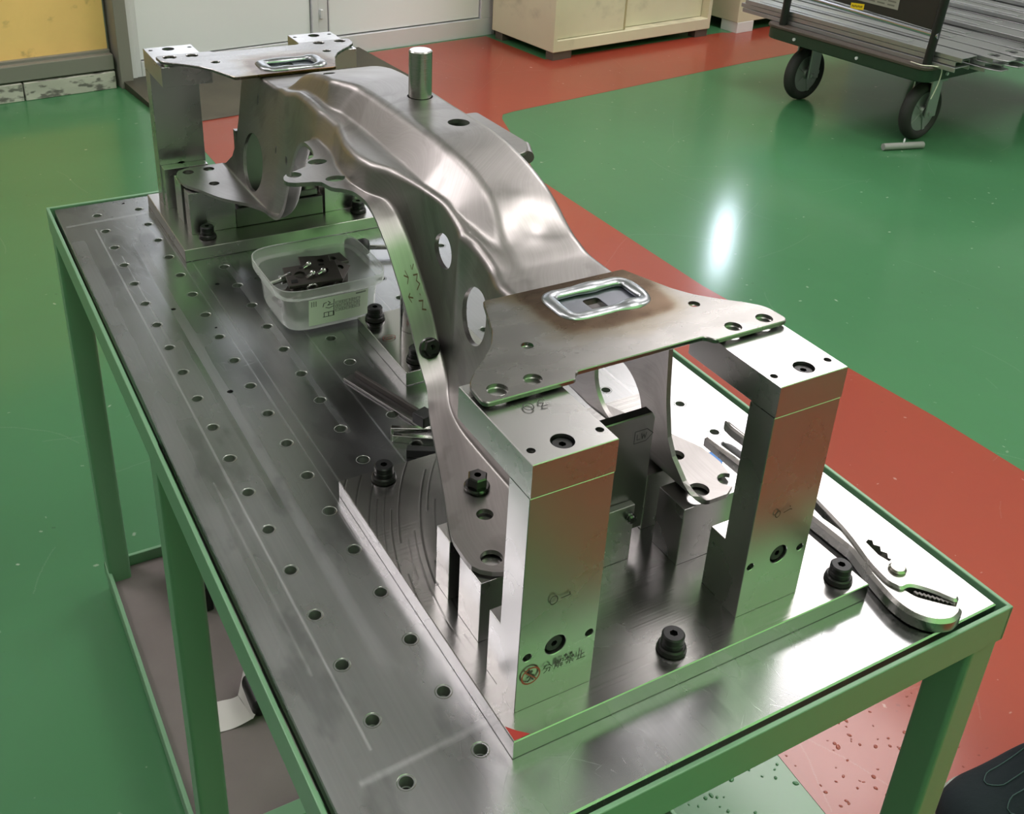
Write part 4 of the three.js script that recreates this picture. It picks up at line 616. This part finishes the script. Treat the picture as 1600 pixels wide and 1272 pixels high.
// ---------- shoe at the lower right ----------
{
  const sh = thing('shoe', 'dark navy suede shoe with a light sole edge on the red floor', 'shoe', [17.9, FL, 17.6]);
  const TO = [15.05, 16.75], dir = [0.985, 0.17], Lc = 5.6;
  const W = smoothK([[0, 0.3], [0.03, 0.55], [0.1, 0.84], [0.25, 1.05], [0.4, 1.05], [0.6, 0.82], [0.8, 0.8], [0.95, 0.6], [1, 0.3]]), Hh = smoothK([[0, 0.5], [0.03, 0.75], [0.1, 0.98], [0.25, 1.15], [0.4, 1.55], [0.5, 2.1], [0.6, 2.35], [0.9, 2.3], [1, 2.0]]);
  const put = (t, o, yy) => [TO[0] + dir[0] * t * Lc - dir[1] * o, FL + yy, TO[1] + dir[1] * t * Lc + dir[0] * o];
  const up = grid(48, 28, (a, b) => { const th = Math.PI * b, c = Math.cos(th), s = Math.sin(th), w = W(a), h = Hh(a) - 0.32; return put(a, -c * w * (1 - 0.12 * s), 0.32 + h * Math.pow(s, 0.62)); });
  M.suede = phys({ color: L3(0.004, 0.009, 0.014), roughness: 0.95, sheen: 0.12, sheenColor: L3(0.06, 0.12, 0.15), sheenRoughness: 0.6, side: THREE.DoubleSide, bumpMap: rep(tBlot, 10, 10), bumpScale: 0.0006 });
  part(sh, 'upper', up, M.suede);
  const ring = (k) => { const p = []; for (let i = 0; i <= 40; i++) { const t = i / 40, w = W(t) * k; p.push([t, w]); } return [...p.map(([t, w]) => { const q = put(t, w, 0); return [q[0], q[2]]; }), ...p.reverse().map(([t, w]) => { const q = put(t, -w, 0); return [q[0], q[2]]; })]; };
  part(sh, 'sole', slab(ring(1.05), [], FL + 0.01, FL + 0.24, 'y', 0.02), M.black);
  part(sh, 'welt', slab(ring(1.09), [], FL + 0.24, FL + 0.36, 'y', 0.03), std({ color: L3(0.3, 0.33, 0.29), roughness: 0.7 }));
  const seam = (o0, o1) => { const pts = []; for (let i = 0; i <= 20; i++) { const t = i / 20, k = clamp((t - 0.35) / 0.3), a = 0.28 + 0.32 * Math.max(0, Math.abs(2 * t - 1) - 0.3) / 0.7 - 0.05 * Math.sin(Math.PI * k), bb = lerp(o0, o1, k), th = Math.PI * bb, w = W(a), h = Hh(a) - 0.32, q = put(a, -Math.cos(th) * w * (1 - 0.12 * Math.sin(th)), 0.34 + h * Math.pow(Math.sin(th), 0.62)); pts.push(new THREE.Vector3(...q)); } return new THREE.TubeGeometry(new THREE.CatmullRomCurve3(pts), 40, 0.012, 6); };
  part(sh, 'stitching', [clean(seam(0.3, 0.47)), clean(seam(0.58, 0.74))], std({ color: L3(0.05, 0.09, 0.09), roughness: 0.9 }));
}

// ---------- cabinets along the back wall ----------
{
  const c1 = thing('steel_cabinet', 'cream steel cabinet with two sliding doors against the back wall', 'cabinet', RP(22, 0, 5));
  part(c1, 'body', [rbox(12.95, 30.9, 0.67, 1.62, 0.6, 9.05, 0.06, 2), rbox(12.95, 13.35, 1.55, 18, 0.6, 9.05, 0.05, 2), rbox(30.5, 30.9, 1.55, 18, 0.6, 9.05, 0.05, 2), rbox(12.95, 30.9, 17.4, 18, 0.6, 9.05, 0.06, 2), rbox(13.2, 30.7, 1.5, 17.6, 0.6, 1.2, 0)], M.cream);
  part(c1, 'sliding_door', rbox(13.4, 20.7, 1.66, 17.4, 8.35, 8.8, 0.03), M.cream);
  part(c1, 'sliding_door', rbox(20.4, 30.45, 1.66, 17.4, 7.7, 8.2, 0.03), M.cream);
  part(c1, 'door_edge', rbox(20.62, 20.8, 1.66, 17.4, 8.3, 8.85, 0.02), M.creamDark);
  const footM = std({ color: L3(0.1, 0.075, 0.06), roughness: 0.6 });
  for (const [a, b, c, d] of [[13.05, 15, 8, 8.95], [29.3, 30.8, 8, 8.9], [13.05, 15, 1, 2], [29.3, 30.8, 1, 2]]) part(c1, 'foot', rbox(a, b, 0, 0.68, c, d, 0.03), footM);
  const c2 = thing('steel_cabinet', 'second cream cabinet on white feet, partly behind the trolley', 'cabinet', RP(43, 0, 5));
  part(c2, 'body', [rbox(33.9, 52, 0.95, 2.0, 1, 9.55, 0.06, 2), rbox(33.9, 34.3, 1.9, 18, 1, 9.55, 0.05, 2), rbox(51.6, 52, 1.9, 18, 1, 9.55, 0.05, 2), rbox(33.9, 52, 17.4, 18, 1, 9.55, 0.05, 2)], M.cream);
  part(c2, 'door', rbox(34.3, 51.6, 2.0, 17.4, 8.9, 9.3, 0.03), M.cream);
  part(c2, 'foot', rbox(33.95, 36.1, 0, 0.96, 7.6, 9.58, 0.03), M.white, 'white block foot');
  part(c2, 'foot', rbox(49.8, 51.9, 0, 0.96, 7.6, 9.58, 0.03), M.white);
}

// ---------- flat trolley with stacked rails ----------
{
  const tr = thing('platform_trolley', 'dark green platform trolley with rubber tyred wheels loaded with steel rails', 'trolley', RP(30, 0, 30));
  const M3 = phys({ color: L3(0.006, 0.028, 0.011), roughness: 0.5, clearcoat: 0.3, clearcoatRoughness: 0.4 }), rub = std({ color: L3(0.02, 0.019, 0.018), roughness: 0.7 });
  const rect = (s0, s1, w0, w1, r) => roundPoly([[s0, w0], [s1, w0], [s1, w1], [s0, w1]], r, 6);
  part(tr, 'deck', toRoom(slab(rect(20.95, 42, 23.4, 36.9, 1.0), [], 4.5, 5.36, 'y', 0.06)), M3);
  part(tr, 'deck_edging', toRoom(slab(rect(20.85, 42.1, 23.3, 37.0, 1.05), [rect(21.6, 41.3, 24.0, 36.3, 0.7)], 5.3, 5.56, 'y', 0.06)), std({ color: L3(0.075, 0.055, 0.045), roughness: 0.45 }));
  part(tr, 'deck_mat', toRoom(slab(rect(21.55, 41.35, 23.95, 36.35, 0.7), [], 5.3, 5.42, 'y', 0)), rub);
  const stud = []; for (const w of [26.2, 31.6]) stud.push(rodZ(...RP(20.97, 4.9, w), ...RP(20.85, 4.9, w), 0.11, 12)); stud.push(rodZ(...RP(23.3, 4.9, 36.88), ...RP(23.3, 4.9, 37.02), 0.11, 12));
  for (const g of stud) part(tr, 'rivet', g, M.alu);
  const gal = std({ color: L3(0.42, 0.43, 0.42), metalness: 0.9, roughness: 0.42 });
  for (const [s, w] of [[23.4, 25.7], [23.4, 35.6], [39.5, 25.7], [39.5, 35.6]]) {
    const tp = []; for (let i = 0; i <= 16; i++) { const t = i / 16 * Math.PI * 2; tp.push(new THREE.Vector2(1.62 + 0.36 * Math.cos(t), 0.44 * Math.sin(t))); }
    const wheel = (g) => { g.rotateX(Math.PI / 2); g.translate(s, 1.99, w); return toRoom(clean(g)); };
    const ca = part(tr, 'caster', wheel(new THREE.LatheGeometry(tp, 40)), rub, 'rubber tyre');
    const hub = []; hub.push(wheel(new THREE.LatheGeometry([[1.5, -0.34], [1.42, -0.3], [1.36, -0.1], [1.36, 0.1], [1.42, 0.3], [1.5, 0.34]].map(([a, b]) => new THREE.Vector2(a, b)), 40)), wheel(new THREE.CylinderGeometry(0.42, 0.42, 0.9, 24)), wheel(new THREE.CylinderGeometry(1.36, 1.3, 0.5, 40)));
    for (let k = 0; k < 5; k++) { const g = new THREE.BoxGeometry(0.26, 0.6, 1.0); g.translate(0, 0, 0.88); g.rotateY(k * Math.PI * 2 / 5 + 0.3); hub.push(wheel(g)); }
    part(ca, 'hub', hub, gal, 'spoked metal hub');
    part(ca, 'fork', [rbox(s - 0.35, s + 0.75, 1.7, 4.35, w - 0.72, w - 0.56, 0.05), rbox(s - 0.35, s + 0.75, 1.7, 4.35, w + 0.56, w + 0.72, 0.05), rbox(s - 0.5, s + 1.2, 4.1, 4.5, w - 0.8, w + 0.8, 0.05), rbox(s - 0.14, s + 0.14, 1.85, 2.13, w - 0.85, w + 0.85, 0.04)], gal);
  }
  const tubeM = std({ color: L3(0.035, 0.035, 0.036), metalness: 0.6, roughness: 0.35 });
  part(tr, 'handle_post', rodZ(...RP(21.4, 5.4, 37.0 - 0.5), ...RP(21.2, 24, 37.6), 0.28, 20), tubeM);
  part(tr, 'handle_post', rodZ(...RP(21.4, 5.4, 24.6), ...RP(21.2, 24, 25.6), 0.28, 20), tubeM);
  part(tr, 'cross_tube', rodZ(...RP(21.35, 7.95, 25.0), ...RP(21.35, 7.6, 36.9), 0.2, 20), std({ color: L3(0.5, 0.5, 0.55), metalness: 1, roughness: 0.2 }), 'bright cross tube');
  part(tr, 'handle_bar', rodZ(...RP(21.2, 24, 25.6), ...RP(21.2, 24, 37.6), 0.28, 20), tubeM);
  const pnl = part(tr, 'handle_panel', toRoom(slab([[25.5, 8.25], [36.8, 7.85], [37.2, 22], [25.9, 22]].map(([w, h]) => [w, h]), [], 21.25, 21.4, 'x', 0.02)), std({ color: L3(0.022, 0.02, 0.018), roughness: 0.4 }));
  const lab = (w0, w1, h0, h1, dh, draw) => { const g = new THREE.BufferGeometry(), A = [[w0, h0], [w1, h0 + dh], [w1, h1 + dh], [w0, h1]].map(([w, h]) => RP(21.235, h, w)); g.setAttribute('position', new THREE.Float32BufferAttribute([...A[0], ...A[1], ...A[2], ...A[0], ...A[2], ...A[3]], 3)); g.setAttribute('uv', new THREE.Float32BufferAttribute([0, 0, 1, 0, 1, 1, 0, 0, 1, 1, 0, 1], 2)); g.computeVertexNormals(); part(pnl, 'label', g, std({ map: canvasTex(256, 128, draw), roughness: 0.45, side: THREE.DoubleSide })); };
  lab(30.1, 31.15, 7.9, 8.3, 0.1, (c, w, h) => { c.fillStyle = 'rgb(232,196,20)'; c.fillRect(0, 0, w, h); c.fillStyle = 'rgb(90,70,10)'; for (let i = 0; i < 7; i++) c.fillRect(24 + i * 30, 40 + (i % 2) * 6, 20, 42); });
  lab(28.6, 33.7, 8.55, 9.9, 0, (c, w, h) => { c.fillStyle = 'rgb(150,146,136)'; c.fillRect(0, 0, w, h); c.fillStyle = 'rgb(105,102,95)'; for (let j = 0; j < 5; j++) for (let i = 0; i < 6; i++) c.fillRect(14 + i * 40, 12 + j * 23, 26 + ((i * 7 + j * 5) % 9), 9); });
  // rails: folded channel with a tapered drilled nose, laid across the deck
  const MR = std({ color: L3(0.4, 0.405, 0.41), metalness: 0.85, roughness: 0.42, roughnessMap: rep(tRough, 3, 3) });
  const RL = 19.2, LH = 0.33, railGeo = (nose) => {
    const e = RL / 2, top = nose ? slab(roundPoly([[-0.8, -e], [0.8, -e], [0.86, e - 5, 1], [0.8, e - 2.2, 0.8], [0.7, e - 0.7, 0.2], [0.42, e, 0.08], [-0.5, e, 0.08], [-0.84, e - 0.8, 0.2]], 0.1, 5), [circle(0.02, e - 1.35, 0.4, 24)], 0.22, 0.29, 'y', 0.015) : slab([[-0.8, -e], [0.8, -e], [0.8, e - 1.2], [-0.8, e - 1.2]], [], 0.22, 0.29, 'y', 0.015);
    return mergeGeometries([top, box(-0.81, -0.74, 0, 0.29, -e, e - (nose ? 0.9 : 1.2), 0.015), box(0.74, 0.81, 0, 0.29, -e, e - (nose ? 2.6 : 1.2), 0.015), box(-0.42, 0.4, 0.25, 0.36, -e + 1, e - 5.5, 0.1, 2)].map((g) => clean(g)));
  };
  const GR = 'pressed steel rails stacked on the trolley', protos = {};
  [[22.5, 3, -0.6], [24.4, 3, 0.0], [26.3, 3, 0.1], [28.2, 3, 0], [30.1, 4, -0.1], [32.0, 4, 0.1], [33.9, 5, 0], [35.8, 5, 0.2], [37.7, 6, 0.1], [39.6, 6, 0]].forEach(([s, n, dw], col) => {
    for (let k = 0; k < n; k++) {
      const nose = col > 0, at = RP(s + 0.06 * ((k * 5) % 3 - 1), 5.57 + k * LH, 30.6 + dw - 0.3 * (k % 2) + 0.12 * k);
      let m; if (!protos[nose]) { const g = railGeo(nose); g.rotateY(RA); g.scale(U, U, U); m = protos[nose] = finish(new THREE.Mesh(g, MR)); } else m = protos[nose].clone();
      m.name = numbered('steel_rail'); m.position.copy(V(...at)); m.rotation.y = 0.008 * Math.sin(s * 3 + k * 2);
      const ord = ['first', 'second', 'third', 'fourth', 'fifth', 'sixth', 'seventh', 'eighth', 'ninth', 'tenth'];
      m.userData = { label: (k === n - 1 ? 'topmost' : ord[k] + ' from the bottom') + ' pressed steel rail in the ' + ord[col] + ' stack from the trolley handle', category: 'rail', group: GR };
      scene.add(m);
    }
  });
  const ws = thing('wheel_chock', 'grey wheel chock on the floor against the near trolley wheel', 'chock', RP(20.8, 0, 36.5));
  part(ws, 'bar', rodZ(...RP(19.4, 0.24, 36.0), ...RP(22.2, 0.24, 37.1), 0.23, 20), std({ color: L3(0.28, 0.28, 0.27), roughness: 0.6 }));
  part(ws, 'eye', clean(new THREE.TorusGeometry(0.18, 0.05, 8, 20).rotateY(0.6).translate(...RP(20.9, 0.5, 36.5))), M.alu);
  const cw = thing('binding_wire', 'thin pale wire looped round the trolley corner', 'wire', RP(21.3, 4.5, 37));
  part(cw, 'strand', new THREE.TubeGeometry(new THREE.CatmullRomCurve3([[21.0, 5.66, 35.6], [20.9, 5.68, 36.6], [21.3, 5.7, 37.1], [21.9, 5.5, 37.3], [22.1, 4.5, 37.2], [22.0, 3.4, 37.0]].map((q) => new THREE.Vector3(...RP(...q)))), 40, 0.04, 6), std({ color: L3(0.7, 0.66, 0.55), roughness: 0.5 }));
}

renderer.render(scene, camera);
